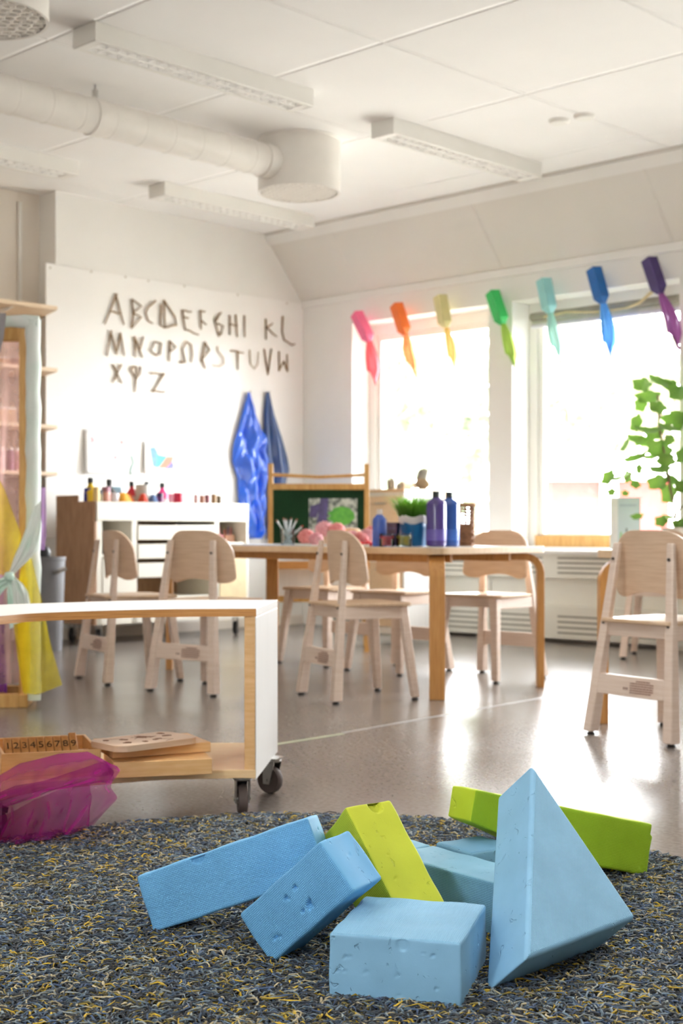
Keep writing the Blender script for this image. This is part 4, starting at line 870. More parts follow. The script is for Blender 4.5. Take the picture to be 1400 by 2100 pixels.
for i in range(19): pts.append((0-1.1*i/18, .02, ztop-.035+.004*math.sin(i*1.3))); rs.append(.036+.003*math.sin(i*2.1))
MB().tube(pts, rs, 14, flat=.8).build('rail_wrap', MINT, fr_t)['label'] = 'mint cloth wrapped round the top rail'
PINK = sheer('pink_organza', (238, 196, 190), .3, .4); YEL = sheer('yellow_organza', (250, 230, 60), .36, .6); VIO = sheer('violet_organza', (128, 62, 160), .6, .7); LIL = sheer('lilac_organza', (198, 160, 214), .5, .5)
g = 'sheer fabrics hung on the play frame'
cloth('organza_curtain', [P_(6.55, (-150, 690), (-40, 684), (46, 682)), P_(6.55, (-150, 1000), (-40, 1000), (47, 1000)), P_(6.55, (-150, 1410), (-40, 1405), (50, 1400))], PINK, 'pale pink sheer curtain filling the play frame', 'curtain', .012, 4, 1, grp=g)
cloth('violet_curtain', [P_(6.62, (-150, 1120), (-60, 1120), (6, 1120)), P_(6.62, (-150, 1300), (-60, 1300), (10, 1300)), P_(6.62, (-150, 1430), (-60, 1425), (16, 1420))], VIO, 'violet sheer curtain at the bottom left of the play frame', 'curtain', .015, 5, 6, grp=g)
cloth('lilac_scarf', [P_(6.75, (74, 1000), (94, 1000)), P_(6.75, (74, 1080), (95, 1080)), P_(6.75, (74, 1128), (92, 1128))], LIL, 'lilac scarf hanging behind the wrapped frame post', 'scarf', .006, 2, 8, nu=16, nv=20, grp=g)
cloth('yellow_organza_swag', [P_(6.34, (-70, 930), (0, 985), (8, 1000)), P_(6.33, (-60, 1010), (0, 1060), (42, 1092)), P_(6.32, (-40, 1100), (0, 1130), (48, 1132)), P_(6.31, (-10, 1175), (10, 1180), (28, 1184))], YEL, 'yellow sheer swag falling from the left to the mint knot', 'cloth', .006, 1, 3, grp=g)
cloth('yellow_organza_skirt', [P_(6.30, (48, 1140), (58, 1135), (66, 1148)), P_(6.30, (38, 1190), (60, 1185), (80, 1210)), P_(6.29, (34, 1290), (64, 1290), (102, 1310)), P_(6.28, (48, 1424), (80, 1424), (127, 1405))], YEL, 'yellow sheer skirt spreading over the foot of the play frame', 'cloth', .007, 1, 7, grp=g)
cloth('yellow_organza_strip', [P_(6.33, (20, 1190), (40, 1186), (56, 1184)), P_(6.33, (28, 1290), (46, 1290), (60, 1290)), P_(6.33, (46, 1420), (54, 1420), (62, 1420))], YEL, 'narrow yellow sheer strip of fabric beside the frame post', 'cloth', .01, 2, 9, nu=24, grp=g)
k = thing('knotted_cloth', 'white and mint cloth tied in a knot across the play frame', 'cloth', at(20, 1182, 6.24))
MINTC = mat('mint_satin', (190, 224, 206), .5, rgb2=(226, 240, 232), scale=9)
cloth('upper_drape', [P_(6.27, (66, 1046), (84, 1026)), P_(6.25, (50, 1090), (84, 1080)), P_(6.24, (30, 1140), (76, 1130)), P_(6.24, (18, 1176), (40, 1166)), P_(6.24, (14, 1186), (24, 1182))], WCLOTH, '', '', .008, 2, 11, nu=30, parent=k)
cloth('tail', [P_(6.24, (14, 1182), (26, 1180)), P_(6.23, (20, 1204), (46, 1196)), P_(6.22, (24, 1224), (58, 1216)), P_(6.22, (30, 1280), (68, 1268))], WCLOTH, '', '', .008, 2, 12, nu=30, parent=k)
cloth('tail', [P_(6.24, (12, 1180), (24, 1186)), P_(6.23, (-6, 1190), (14, 1204)), P_(6.22, (-30, 1216), (0, 1222))], MINTC, '', '', .006, 2, 13, nu=20, parent=k)
cloth('tail', [P_(6.235, (14, 1184), (22, 1186)), P_(6.23, (14, 1210), (26, 1212)), P_(6.22, (20, 1290), (28, 1286))], MINTC, '', '', .005, 1, 14, nu=16, parent=k)
MB().lathe([(0, -.022), (.018, -.016), (.024, 0), (.018, .016), (0, .022)], 16).xf(Matrix.Translation((0, -.01, 0)) @ Matrix.Scale(.8, 4, (0, 1, 0))).build('knot', MINTC, k)
cloth('grey_cloth', [P_(6.28, (-60, 642), (13, 642)), P_(6.28, (-60, 690), (8, 690)), P_(6.28, (-60, 730), (0, 722))], mat('grey_fabric', (158, 154, 156), .85, var=.08), 'grey cloth hung over the top left of the play frame', 'cloth', .006, 2, 15, nu=24, nv=20)

# things on the alcove shelves
def on_shelf(px, k, w, h, nm, lab, rgb, round_=False, cat='box'):
    z = SHZ[k]; p = onleft(px, 800, .10); o = thing(nm, lab, cat, (p.x, p.y, z+.0005), RL, 'things on the alcove shelves'); m = mat(nm+'_colour', rgb, .6)
    if round_:
        MB().lathe([(w*.8/2, 0), (w/2, .004), (w/2, h*.78), (w*.4, h*.86), (w*.36, h*.9)], 24).build('body', m, o); MB().lathe([(w*.4, h*.88), (w*.4, h), (0, h)], 24).build('lid', M['white'], o)
    else:
        MB().bx((-w/2, 0, 0), (w/2, .14, h)).build('body', m, o, bevel=.004); MB().bx((-w/2-.003, -.003, h), (w/2+.003, .143, h+.012)).build('lid', M['white'], o, bevel=.002)
on_shelf(6, 1, .16, .06, 'wooden_box', 'flat wooden box on the second alcove shelf', (206, 168, 130)); on_shelf(33, 1, .07, .08, 'jar', 'small brown jar on the second alcove shelf', (150, 112, 90), True, 'jar')
on_shelf(14, 2, .16, .11, 'storage_box', 'white box with brown front on the third alcove shelf', (190, 158, 124)); on_shelf(-60, 2, .2, .14, 'storage_box', 'pale storage box on the third alcove shelf by the left edge', (232, 226, 222))
for kx, c in ((2, (214, 190, 196)), (20, (150, 90, 120)), (34, (196, 140, 150)), (44, (236, 226, 226))): on_shelf(kx, 3, .055, .17, 'bottle', {2: 'pinkish bottle at the left of the lowest alcove shelf', 20: 'plum coloured bottle on the lowest alcove shelf', 34: 'rose bottle on the lowest alcove shelf', 44: 'white bottle next to the frame post on the lowest alcove shelf'}[kx], c, True, 'bottle')

# ------------------------------------------------------------------ grey pedal bin
bp = onz(103, 1305, 0); bp = at(100, 1300, 9.5); bp.z = 0
t = thing('waste_bin', 'tall grey waste bin beside the brown end of the art cabinet', 'bin', bp)
MB().lathe([(.085, .0005), (.088, .02), (.108, .60), (.113, .605), (.113, .625), (.104, .625), (.08, .03)], 30).build('body', M['grey'], t)
MB().lathe([(.1005, .3), (.096, .3), (.096, .315), (.1005, .315)], 30).build('band', M['steel'], t)
MB().tube([(.06, -.09, .52), (.10, -.13, .535), (.135, -.11, .55)], .014, 12).build('handle', M['steel'], t)
MB().lathe([(0, .70), (.03, .69), (.045, .66), (.04, .625), (.0, .625)], 16).xf(Matrix.Translation((-.03, 0, 0))).build('bag_top', M['black'], t)
# ------------------------------------------------------------------ twig alphabet on the wall board (pixel strokes lie on the board)
LT = {  # coordinates in the 1400x900 crop of region x 200..620, y 560..830
'A': [[(130,150),(52,340)],[(125,150),(178,345)],[(85,262),(160,275)]],
'B': [[(235,180),(245,285),(232,378)],[(235,180),(302,226),(240,272)],[(240,272),(300,300),(232,378)]],
'C': [[(398,190),(345,235),(330,270),(345,325),(378,345)]],
'D': [[(455,190),(462,370)],[(435,215),(428,355),(455,370)],[(455,190),(530,300),(538,355)],[(538,355),(455,372)]],
'E': [[(580,255),(585,300),(600,385)],[(580,258),(640,264)],[(585,302),(620,306)],[(600,385),(688,420)]],
'F': [[(703,262),(708,380)],[(700,262),(735,262)],[(705,325),(742,350)]],
'G': [[(845,270),(800,320),(830,430)],[(830,430),(850,400)],[(820,345),(860,362),(845,420)],[(838,280),(808,330)]],
'H': [[(905,295),(905,418)],[(945,290),(955,432)],[(902,352),(955,358)]],
'I': [[(1004,295),(1006,432)]],
'K': [[(1150,318),(1152,448)],[(1150,378),(1195,345)],[(1150,370),(1222,432)]],
'L': [[(1266,295),(1262,400),(1275,455),(1330,492),(1348,485)]],
'M': [[(95,400),(65,560)],[(92,405),(132,550)],[(158,415),(130,550)],[(158,415),(182,560)]],
'N': [[(255,440),(258,570)],[(255,440),(305,572)],[(312,440),(288,530)]],
'O': [[(390,470),(436,480),(428,555),(400,562),(362,530),(375,505),(390,470)]],
'P': [[(495,468),(490,600)],[(495,468),(535,505),(490,545)]],
'Q': [[(565,610),(600,612),(580,520),(610,470),(640,490),(648,560),(640,612)],[(565,608),(602,606)]],
'R': [[(735,475),(710,600)],[(735,475),(765,525),(712,592)],[(712,590),(735,650)]],
'S': [[(822,500),(820,530),(860,580),(862,620),(835,638),(785,632)]],
'T': [[(912,532),(995,545)],[(958,535),(958,655)]],
'U': [[(1040,525),(1045,620),(1072,655),(1095,625),(1100,540)]],
'V': [[(1140,525),(1165,690)],[(1188,525),(1165,690)]],
'W': [[(1240,540),(1242,665)],[(1240,665),(1272,605)],[(1272,605),(1298,670)],[(1298,670),(1296,560)]],
'X': [[(108,630),(165,750)],[(162,630),(105,745)]],
'Y': [[(240,640),(225,665),(262,715)],[(240,640),(262,640),(268,700)],[(295,640),(290,690),(265,720)],[(262,715),(258,812)]],
'Z': [[(365,685),(455,690)],[(455,690),(380,808)],[(375,808),(458,812)]]}
WORDS = {'S': 'pale', 'U': 'pale', 'O': 'pale'}
for ch, strokes in LT.items():
    mb = MB(); ctr = None; pts3 = []
    for st in strokes:
        q = [onleft(200+x*.3, 560+y*.3, .022) for x, y in st]
        if ctr is None: ctr = q[0].copy()
        d = [p-ctr for p in q]
        if len(d) == 2:                                            # a straight twig, slightly crooked, ends run over
            e = d[1]-d[0]; d = [d[0]-e*.04, d[0]+e*.33+Vector((0, 0, .004)), d[0]+e*.66-Vector((0, 0, .003)), d[1]+e*.04]
        r = .0062 if ch not in ('S', 'U') else .005
        mb.tube(d, [r*(1.15-.3*i/(len(d)-1)) for i in range(len(d))], 8)
    m = M['twiglight'] if ch in ('S', 'U') else M['twig']
    tag(mb.build('twig_letter', m, None, ctr), 'letter %s made of %s twigs on the white wall board' % (ch, 'pale thin' if ch in ('S', 'U') else 'brown'), 'twig letter', 'twig alphabet on the wall board')

# drawings on the wall
PAPER = mat('drawing_paper', (244, 244, 244), .7, var=.01)
def drawing(px0, py0, px1, py1, lab, strokes, fills, curl=.02):
    a, b = onleft(px0, py1, .02), onleft(px1, py1, .02); w = (b-a).length; h = a.z-onleft(px0, py0, .02).z; h = onleft(px0, py0, .02).z-a.z
    t = thing('childs_drawing', lab, 'drawing', a, RL, 'childrens drawings on the wall')
    f = lambda x, z: -.002-curl*(1-x/w)**3*(1-z/h)
    MB().sheet(lambda u, v: (u*w, f(u*w, v*h), v*h), 14, 10).build('paper', PAPER, t, solid=.0006)
    for k, (rgb, pts, r) in enumerate(strokes):
        m = mat('crayon_%d_%s' % (k, rgb), rgb, .6); P = [((x-px0)/(px1-px0)*w, (py1-y)/(py1-py0)*h) for x, y in pts]
        MB().tube([(x, f(x, z)-.0012, z) for x, z in P], r, 6, flat=1).build('crayon_line', m, t)
    for rgb, pts in fills:
        m = mat('paint_%s' % (rgb,), rgb, .6, var=.12, scale=25); P = [((x-px0)/(px1-px0)*w, (py1-y)/(py1-py0)*h) for x, y in pts]; n = len(P)
        MB().add([(x, f(x, z)-.0014, z) for x, z in P], [tuple(range(n))]).build('painted_patch', m, t)
drawing(172, 880, 281, 971, 'large child drawing with scattered pale crayon marks, left of the two on the wall',
    [((224,120,150), [(186,896),(190,903),(185,906)], .005), ((150,190,210), [(188,912),(183,930),(182,945)], .003), ((170,200,220), [(199,888),(206,893)], .004), ((236,140,140), [(247,900),(250,905)], .006), ((236,130,150), [(234,932),(236,938)], .006), ((150,170,170), [(224,880),(226,884)], .004), ((190,210,190), [(236,912),(240,914)], .003), ((120,180,170), [(268,930),(273,945),(266,960),(267,970)], .006), ((120,80,80), [(278,886),(279,905)], .004), ((200,206,222), [(202,930),(215,950),(232,945),(245,955)], .002), ((200,206,222), [(226,890),(228,960)], .002), ((210,190,220), [(250,915),(262,925)], .002)], [])
drawing(294, 905, 360, 970, 'small painting of a colourful bird shape, right of the two drawings',
    [], [((110,160,190), [(306,918),(316,915),(322,926),(323,938),(320,958),(312,955)]), ((90,196,190), [(316,928),(326,932),(342,934),(330,955),(318,958)]), ((236,140,116), [(342,934),(355,934),(352,945),(340,958),(324,959)]), ((130,130,196), [(352,944),(356,952),(354,959),(338,960)])], .012)

# ------------------------------------------------------------------ two satin capes on wall hooks
SATIN = mat('royal_blue_satin', (8, 96, 226), .28, var=.1, scale=4, spec=.8, coat=.7); NAVY = mat('petrol_blue_satin', (4, 60, 122), .28, var=.1, scale=4, spec=.7, coat=.5)
def cape(apex, outline, m, lab, d0, seed, folds, nm='satin_cape'):
    """cloth hanging from one hook: rows of (py, left px, right px); bulges away from the wall in folds"""
    rn = np.random.default_rng(seed); p0 = onleft(apex[0], apex[1], .03); t = thing(nm, lab, 'cape', (p0.x, p0.y, p0.z), RL, 'satin capes on wall hooks')
    inv = Matrix.Rotation(-RL, 3, 'Z'); nu, rows = 48, len(outline); F = []
    ys = np.linspace(outline[0][0], outline[-1][0], 60); L_ = np.interp(ys, [o[0] for o in outline], [o[1] for o in outline]); R_ = np.interp(ys, [o[0] for o in outline], [o[2] for o in outline])
    vs = []
    for j, y in enumerate(ys):
        v = j/59
        for i in range(nu+1):
            u = i/nu; q = onleft(L_[j]+(R_[j]-L_[j])*u, y, .03); q = inv @ (q-p0)
            fold = sum(a*(1.6*abs(math.sin(3.14*(fr*u+sl*v)+ph))**.8-1) for a, fr, sl, ph in folds)*min(1, v*3+.1); belly = d0*math.sin(PI*min(1, max(0, u)))**.6*(.35+.65*min(1, v*2.2))
            vs.append((q.x, q.y-belly-fold*math.sin(PI*u)**.5-.004, q.z))
    k = nu+1; fs = [(j*k+i, j*k+i+1, (j+1)*k+i+1, (j+1)*k+i) for j in range(59) for i in range(nu)]
    MB().add(vs, fs, True).build('fabric', m, t, solid=.003, sharp=180)
    MB().tube([(0, .028, .0), (0, -.02, .0), (0, -.034, .012)], .006, 8).build('hook', M['steel'], t)
    return t
cape((508, 806), [(804, 507, 509), (820, 503, 513), (850, 495, 523), (880, 487, 534), (900, 481, 548), (912, 478, 546), (925, 476, 541), (945, 475, 548), (965, 481, 549), (980, 486, 546), (1010, 487, 542), (1040, 489, 540), (1070, 500, 539), (1090, 508, 536), (1104, 511, 522)], SATIN,
     'bright royal blue satin cape hanging on the wall, nearest the art cabinet', .065, 1, [(.03, 1.7, 1.1, 1.), (.024, 2.6, -2.4, .3), (.014, 3.8, 3.4, 2.), (.018, .9, 5.6, 1.)])
cape((548, 806), [(804, 546, 549), (812, 544, 552), (850, 541, 561), (900, 540, 577), (940, 541, 588), (965, 546, 592), (975, 548, 588), (1010, 548, 582), (1060, 546, 576), (1105, 544, 570)], NAVY,
     'darker petrol blue satin cape hanging on the wall behind the easel', .055, 2, [(.022, 1.6, .2, 1.6), (.012, 2.6, .6, .2)])

# ------------------------------------------------------------------ paint things on top of the art cabinet
def cabpt(px, dy, z=None):
    s = cs(px); l = Vector((s, dy, 0)); w = Matrix.Rotation(RL, 3, 'Z') @ l+BO; return Vector((w.x, w.y, (z_f+.0165) if z is None else z))
def bottle(nm, lab, p, h, r, rgb, cap, grp, cat='bottle', parts=(), rough=.35, capr=.34, neck=.84, mm=None, shoulder=.62):
    t = thing(nm, lab, cat, p, 0, grp); m = mm or mat(nm+'_%s' % (rgb,), rgb, rough, var=.03)
    MB().lathe([(r*.9, .0005), (r, .006), (r, h*shoulder), (r*.94, h*(shoulder+.06)), (r*.45, h*(shoulder+.17)), (r*.36, h*.84), (r*.36, h*.88)], 26).build('body', m, t)
    MB().lathe([(r*.42, h*.86), (r*.42, h*.99), (r*.36, h), (0, h)], 20).build('cap', cap, t)
    for (z0, z1, rg) in parts: MB().lathe([(r*1.006, h*z0), (r*1.006, h*z1)], 26).build('label_band', mat(nm+'_band_%s' % (rg,), rg, .5), t)
    return t
GC = 'paint things on top of the art cabinet'
FLZ = z_f+.0165
bottle('paint_bottle', 'yellow paint bottle with black cap at the left end of the art cabinet', Matrix.Rotation(RL, 3, 'Z') @ Vector((.066, .16, FLZ))+BO, .29, .05, (222, 184, 20), M['black'], GC)
bottle('paint_bottle', 'black paint bottle on the art cabinet', cabpt(259, .2), .285, .05, (40, 42, 44), M['black'], GC)
bottle('paint_bottle', 'red and white paint bottle on the art cabinet', cabpt(305, .2), .275, .042, (206, 40, 62), M['black'], GC, parts=((.0, .60, (236, 232, 232)),))
bottle('paint_bottle', 'white paint bottle with black cap on the art cabinet', cabpt(336, .2), .275, .044, (236, 236, 236), M['black'], GC)
bottle('paint_bottle', 'pink paint bottle with black cap on the art cabinet', cabpt(368, .2), .27, .046, (228, 50, 130), M['black'], GC, parts=((.0, .56, (240, 236, 236)),))
def jar(px, dy, h, r, rgb, lab, nm='paint_jar', lid=None, cat='jar'):
    h += .03; r *= 1.1; t = thing(nm, lab, cat, cabpt(px, dy), 0, GC); MB().lathe([(r*.92, .0005), (r, .005), (r, h*.8), (r*.9, h*.86)], 22).build('body', mat(nm+'_%s_%d' % (rgb, px), rgb, .4), t)
    MB().lathe([(r*.94, h*.84), (r*.94, h), (0, h)], 22).build('lid', mat(nm+'_lid_%d' % px, lid or rgb, .4), t)
jar(207, .05, .19, .02, (240, 214, 150), 'slim cream tube beside the yellow paint bottle', 'paint_tube', cat='tube')
jar(209, .16, .185, .03, (36, 40, 140), 'dark blue paint jar near the left end of the art cabinet')
jar(222, .11, .175, .028, (120, 104, 50), 'olive and dark paint jar between the blue and pink ones', lid=(50, 50, 60))
jar(235, .10, .195, .03, (222, 164, 154), 'salmon pink paint tube on the art cabinet', 'paint_tube', lid=(150, 100, 120), cat='tube')
jar(250, .09, .15, .035, (236, 232, 240), 'white paint pot in front of the black bottle', 'paint_pot', cat='pot')
jar(318, .14, .22, .055, (214, 218, 216), 'tall pale grey paint pot on the art cabinet', 'paint_pot', cat='pot')
jar(380, .08, .165, .034, (206, 30, 70), 'crimson paint jar beside the pink bottle')
jar(340, .07, .16, .026, (120, 40, 110), 'plum paint jar in front of the white bottle', lid=(60, 40, 80))
jar(392, .2, .16, .05, (236, 234, 230), 'white paint pot right of the pink bottle', 'paint_pot', cat='pot')
t = thing('cardboard_box', 'pale blue box standing on the art cabinet behind the orange cloth', 'box', cabpt(281, .26), RL, GC); MB().bx((-.06, 0, 0), (.06, .05, .235)).build('body', mat('pale_blue_card', (158, 202, 224), .6), t, bevel=.003)
def lump(px, dy, h, w, rgb, lab, nm, cat, seed):
    h += .03; w *= 1.15; t = thing(nm, lab, cat, cabpt(px, dy), 0, GC); prof = [(w, .0), (w*1.02, h*.3), (w*.8, h*.7), (w*.4, h*.95), (0, h)]
    mb = MB().lathe(prof, 20); mb.v = [(x*(1+.18*math.sin(5*math.atan2(y, x)+seed)), y*(1+.18*math.cos(4*math.atan2(y, x)+seed)), z) for x, y, z in mb.v]; mb.build('cloth', mat(nm+'_%d' % px, rgb, .7, var=.15), t)
lump(266, .08, .16, .06, (228, 160, 40), 'crumpled yellow orange cloth on the art cabinet', 'crumpled_cloth', 'cloth', 1); lump(290, .16, .155, .045, (232, 120, 60), 'small crumpled orange cloth on the art cabinet', 'crumpled_cloth', 'cloth', 2)
lump(305, .065, .155, .036, (220, 80, 60), 'small crumpled red cloth in front of the red bottle', 'crumpled_cloth', 'cloth', 4); lump(325, .06, .15, .035, (90, 120, 170), 'small crumpled blue cloth on the art cabinet', 'crumpled_cloth', 'cloth', 5)
for i, (px, rgb, nmc) in enumerate(((436, (160, 110, 90), 'brown'), (446, (130, 70, 80), 'maroon'), (460, (150, 120, 80), 'tan'), (470, (110, 90, 60), 'olive'), (424, (220, 200, 200), 'pale'))):
    jar(px, .12, .15+.006*(i % 3), .02, rgb, 'small %s chalk pot at the right end of the art cabinet' % nmc, 'chalk_pot', cat='pot')
# cubby contents
zc = cz(1112, 478)
def cubpt(px, dy, z): return cabpt(px, dy, z)
for px, rgb, lab in ((466, (226, 132, 150), 'pink pencil box in the right cubby of the art cabinet, beside the divider'), (490, (224, 176, 150), 'peach pencil box in the right cubby of the art cabinet')):
    t = thing('pencil_box', lab, 'box', cubpt(px, .10, zc+.0005), RL, 'pencil boxes in the cubby'); mb = MB().bx((-.045, 0, 0), (.045, .1, .008)); mb.bx((-.045, 0, .008), (.045, .005, .055)).bx((-.045, .095, .008), (.045, .1, .055)).bx((-.045, .005, .008), (-.04, .095, .055)).bx((.04, .005, .008), (.045, .095, .055)); mb.build('box', mat('card_%d' % px, rgb, .6), t)
    for k in range(7):
        c = [(200, 60, 60), (60, 130, 70), (220, 140, 50), (130, 70, 140), (230, 200, 60), (70, 90, 160), (220, 90, 110)][k]
        MB().tube([(-.03+.01*k, .03+.006*(k % 3), .009), (-.034+.011*k, .03+.008*(k % 3), .095+.008*((k*3) % 4))], .0045, 6).build('pencil', mat('pencil_%s' % (c,), c, .5), t)
zl = cz(1137, 240)
for px, rgb, lab, r in ((232, (70, 60, 54), 'dark tool pot in the left cubby of the art cabinet', .04), (254, (140, 140, 140), 'grey metal pot in the left cubby of the art cabinet', .03)):
    t = thing('tool_pot', lab, 'pot', cubpt(px, .2, zl+.0005), 0, 'pots in the left cubby'); MB().lathe([(r, 0), (r*1.05, .11), (r*.98, .11), (r*.93, .006), (0, .006)], 20).build('pot', mat('pot_%d' % px, rgb, .5), t)
    for k in range(3): MB().tube([(0.01*k-.01, 0, .01), (.02*k-.02, .01*k, .16)], .004, 6).build('tool', M['brown'], t)

# ------------------------------------------------------------------ things on the craft table
TZ = .7205
def tp(px, Y): return Vector(((px-CX)*Y/FPX, Y, TZ))
GT = 'paints and jars on the craft table'
DKCAP = mat('dark_green_cap', (30, 40, 38), .4)
def big_bottle(px, Y, rgb, band, lab):
    h, r = .275, .051
    t = thing('paint_bottle', lab, 'bottle', tp(px, Y), 0, 'large paint bottles on the craft table'); m = mat('glossy_%s' % (rgb,), rgb, .16, var=.05, scale=3, coat=.5)
    MB().lathe([(r*.88, .0003), (r*.98, .005), (r, .02), (r, .205), (r*.97, .214), (r*.8, .226), (r*.42, .238), (r*.34, .244), (r*.34, .248)], 36).build('body', m, t)
    MB().lathe([(r*.36, .243), (r*.36, .272), (r*.32, h), (0, h)], 24).build('cap', DKCAP, t)
    MB().lathe([(r*1.004, .03), (r*1.004, .085)], 36).build('label_band', mat('band_%s' % (band,), band, .25), t)
    MB().lathe([(r*1.003, .087), (r*1.003, .09)], 36).build('seam_ring', m, t)
big_bottle(894, 7.04, (64, 48, 118), (92, 80, 158), 'tall violet paint bottle with black cap on the craft table')
big_bottle(921, 7.14, (26, 74, 150), (50, 96, 176), 'tall blue paint bottle half behind the violet one')
bottle('paint_bottle', 'translucent blue bottle with pale cap beside the grass pot', tp(778, 7.03), .185, .036, (62, 92, 176), mat('pale_cap', (226, 220, 214), .5), GT, rough=.2, shoulder=.68)
def glassjar(px, Y, h, r, rgb, lab, rgb2=None):
    t = thing('glass_jar', lab, 'jar', tp(px, Y), 0, 'small glass paint jars on the craft table')
    MB().lathe([(0, .0003), (r*.94, .0003), (r, .004), (r, h-.006), (r*.96, h), (r*.92, h-.004), (r*.95, .006), (0, .006)], 26).build('glass', M['jarglass'], t)
    MB().lathe([(r*.93, .0065), (r*.93, h*.8), (0, h*.82)], 24).build('paint', mat('paint_fill_%d' % px, rgb, .3, rgb2=rgb2, scale=30), t)
glassjar(793, 6.965, .064, .037, (216, 22, 62), 'small glass jar of red paint on the craft table')
glassjar(828, 6.985, .066, .04, (240, 196, 44), 'small glass jar of yellow green paint on the craft table', (120, 136, 60))
t = thing('glass_tumbler', 'dark smoky glass tumbler behind the small paint jars', 'tumbler', tp(803, 7.12), 0, GT)
MB().lathe([(.036, .0003), (.042, .12), (.039, .12), (.034, .006), (0, .006)], 26).build('glass', glassy('smoked_glass', (206, 202, 220), .12), t)
MB().lathe([(.034, .0065), (.037, .06), (0, .06)], 24).build('water', mat('violet_water', (112, 102, 150), .2), t)
# grass in a blue and white paper bag
t = thing('potted_grass', 'pot of green grass in a blue and white paper bag on the craft table', 'plant', tp(848, 7.2), 0)
def bag(r0, r1, z0, z1, nm, m, ph):
    n = 40; vs = []; zs = np.linspace(z0, z1, 8)
    for z in zs:
        f = (z-z0)/(z1-z0); r = r0+(r1-r0)*f
        for k in range(n): a = 2*PI*k/n; q = r*(1+.05*math.sin(3*a+ph)+.035*math.sin(7*a+2*f+ph)); vs.append((q*math.cos(a), q*math.sin(a), z+(.006*math.sin(5*a+ph) if f > .9 else 0)))
    fs = [(i*n+k, i*n+(k+1) % n, (i+1)*n+(k+1) % n, (i+1)*n+k) for i in range(7) for k in range(n)]+[tuple(range(n-1, -1, -1))]; return MB().add(vs, fs, True).build(nm, m, t, solid=.002, sharp=50)
bag(.058, .078, .0015, .115, 'blue_bag', mat('petrol_paper', (10, 96, 150), .45, var=.1, scale=6), .5); bag(.074, .08, .112, .152, 'folded_rim', mat('white_paper_rim', (232, 228, 222), .6), .5)
MB().lathe([(0, .12), (.07, .12), (.06, .135), (0, .14)], 24).build('soil', mat('soil', (60, 48, 36), .9), t)
rn = np.random.default_rng(4); mb = MB()
for k in range(700):
    a, r = rn.random()*6.28, .066*math.sqrt(rn.random()); h = .075+.06*rn.random(); ln = .6+.9*rn.random(); dx, dy = math.cos(a)*r, math.sin(a)*r; lx, ly = math.cos(a+rn.normal()*.7)*h*ln*.55*(.3+r/.066), math.sin(a+rn.normal()*.7)*h*ln*.55*(.3+r/.066)
    w = .0022; q = Vector((-ly, lx, 0)); q = (q.normalized() if q.length > 1e-6 else Vector((1, 0, 0)))*w; b = Vector((dx, dy, .132)); m1 = b+Vector((lx*.45, ly*.45, h*.65)); e = b+Vector((lx, ly, h))
    mb.add([b-q, b+q, m1+q*.9, m1-q*.9, e], [(0, 1, 2, 3), (3, 2, 4)])
o = mb.build('grass_blades', leafmat('grass_green', (96, 148, 44), (52, 98, 26)), t); o['kind'] = 'stuff'
# brushes in a glass
t = thing('water_glass', 'clear glass holding paint brushes at the left end of the craft table', 'glass', tp(590, 7.7), 0)
MB().lathe([(0, .0003), (.036, .0003), (.04, .09), (.037, .09), (.034, .006), (0, .006)], 24).build('glass', M['jarglass'], t)
BRW = mat('pale_brush_handle', (206, 214, 216), .35); FER = mat('brush_bristle', (120, 84, 52), .8)
for k, (px, py, rgb) in enumerate(((566, 1066, 0), (581, 1062, 0), (586, 1064, 0), (597, 1062, 0), (609, 1064, 0), (621, 1078, 1))):
    tip = at(px, py, 7.7+.015*(k % 2)); b0_ = tp(590+(-(px-590)*.35), 7.7); b0_.z += .008; d = tip-b0_; o = thing('paint_brush', ['leftmost paint brush in the glass', 'second paint brush from the left in the glass', 'middle left paint brush in the glass', 'middle right paint brush in the glass', 'fifth paint brush from the left in the glass', 'low leaning paint brush with red tip at the right of the glass'][k], 'brush', b0_, 0, 'paint brushes in the glass')
    MB().tube([(0, 0, 0), d*.5, d*.88], [.0035, .0055, .005], 8).build('handle', BRW, o); MB().tube([d*.88, d*.93], .0062, 10).build('ferrule', M['steel'], o); MB().tube([d*.93, d*.97, d*1.01], [.0055, .006, .002], 8).build('bristles', FER if not rgb else mat('red_bristle', (150, 60, 40), .8), o)
# pink crepe flowers and red cloth
PK = [mat('pink_crepe', (236, 172, 172), .7, rgb2=(214, 120, 116), scale=26), mat('pale_pink_crepe', (242, 196, 200), .7, rgb2=(226, 150, 160), scale=26)]
def rosette(px, py, Y, r, k, lab, squash=.85):
    rn = random.Random(40+k); c = at(px, py, Y); c.z = max(c.z, TZ+r*squash*.92+.001); t = thing('crepe_flower', lab, 'paper flower', (c.x, c.y, c.z-r*squash*.9), 0, 'pink crepe flowers on the craft table'); o = Vector((0, 0, r*squash*.9)); mb = MB()
    for ring in range(4):
        for j in range(7):
            a = j*2*PI/7+ring*.5+rn.uniform(-.2, .2); el = math.radians(-35+ring*34); d = Vector((math.cos(a)*math.cos(el), math.sin(a)*math.cos(el), math.sin(el)*squash)); s1 = d.orthogonal().normalized(); s2 = d.cross(s1); w = r*rn.uniform(.38, .6)
            def fn(u, v, d=d, s1=s1, s2=s2, w=w, ph=rn.uniform(0, 6)):
                x, y = (u-.5)*2, (v-.5)*2; return o+d*r*(.9-.35*(x*x+y*y)*.6+.13*math.sin(7*x+ph+2*y)+.11*math.sin(8*y+ph))+(s1*x+s2*y)*w
            mb.sheet(fn, 7, 7)
    mb.v = [(x, y, max(z, .001)) for x, y, z in mb.v]
    mb.build('petals', PK[k % 2], t, sharp=180)
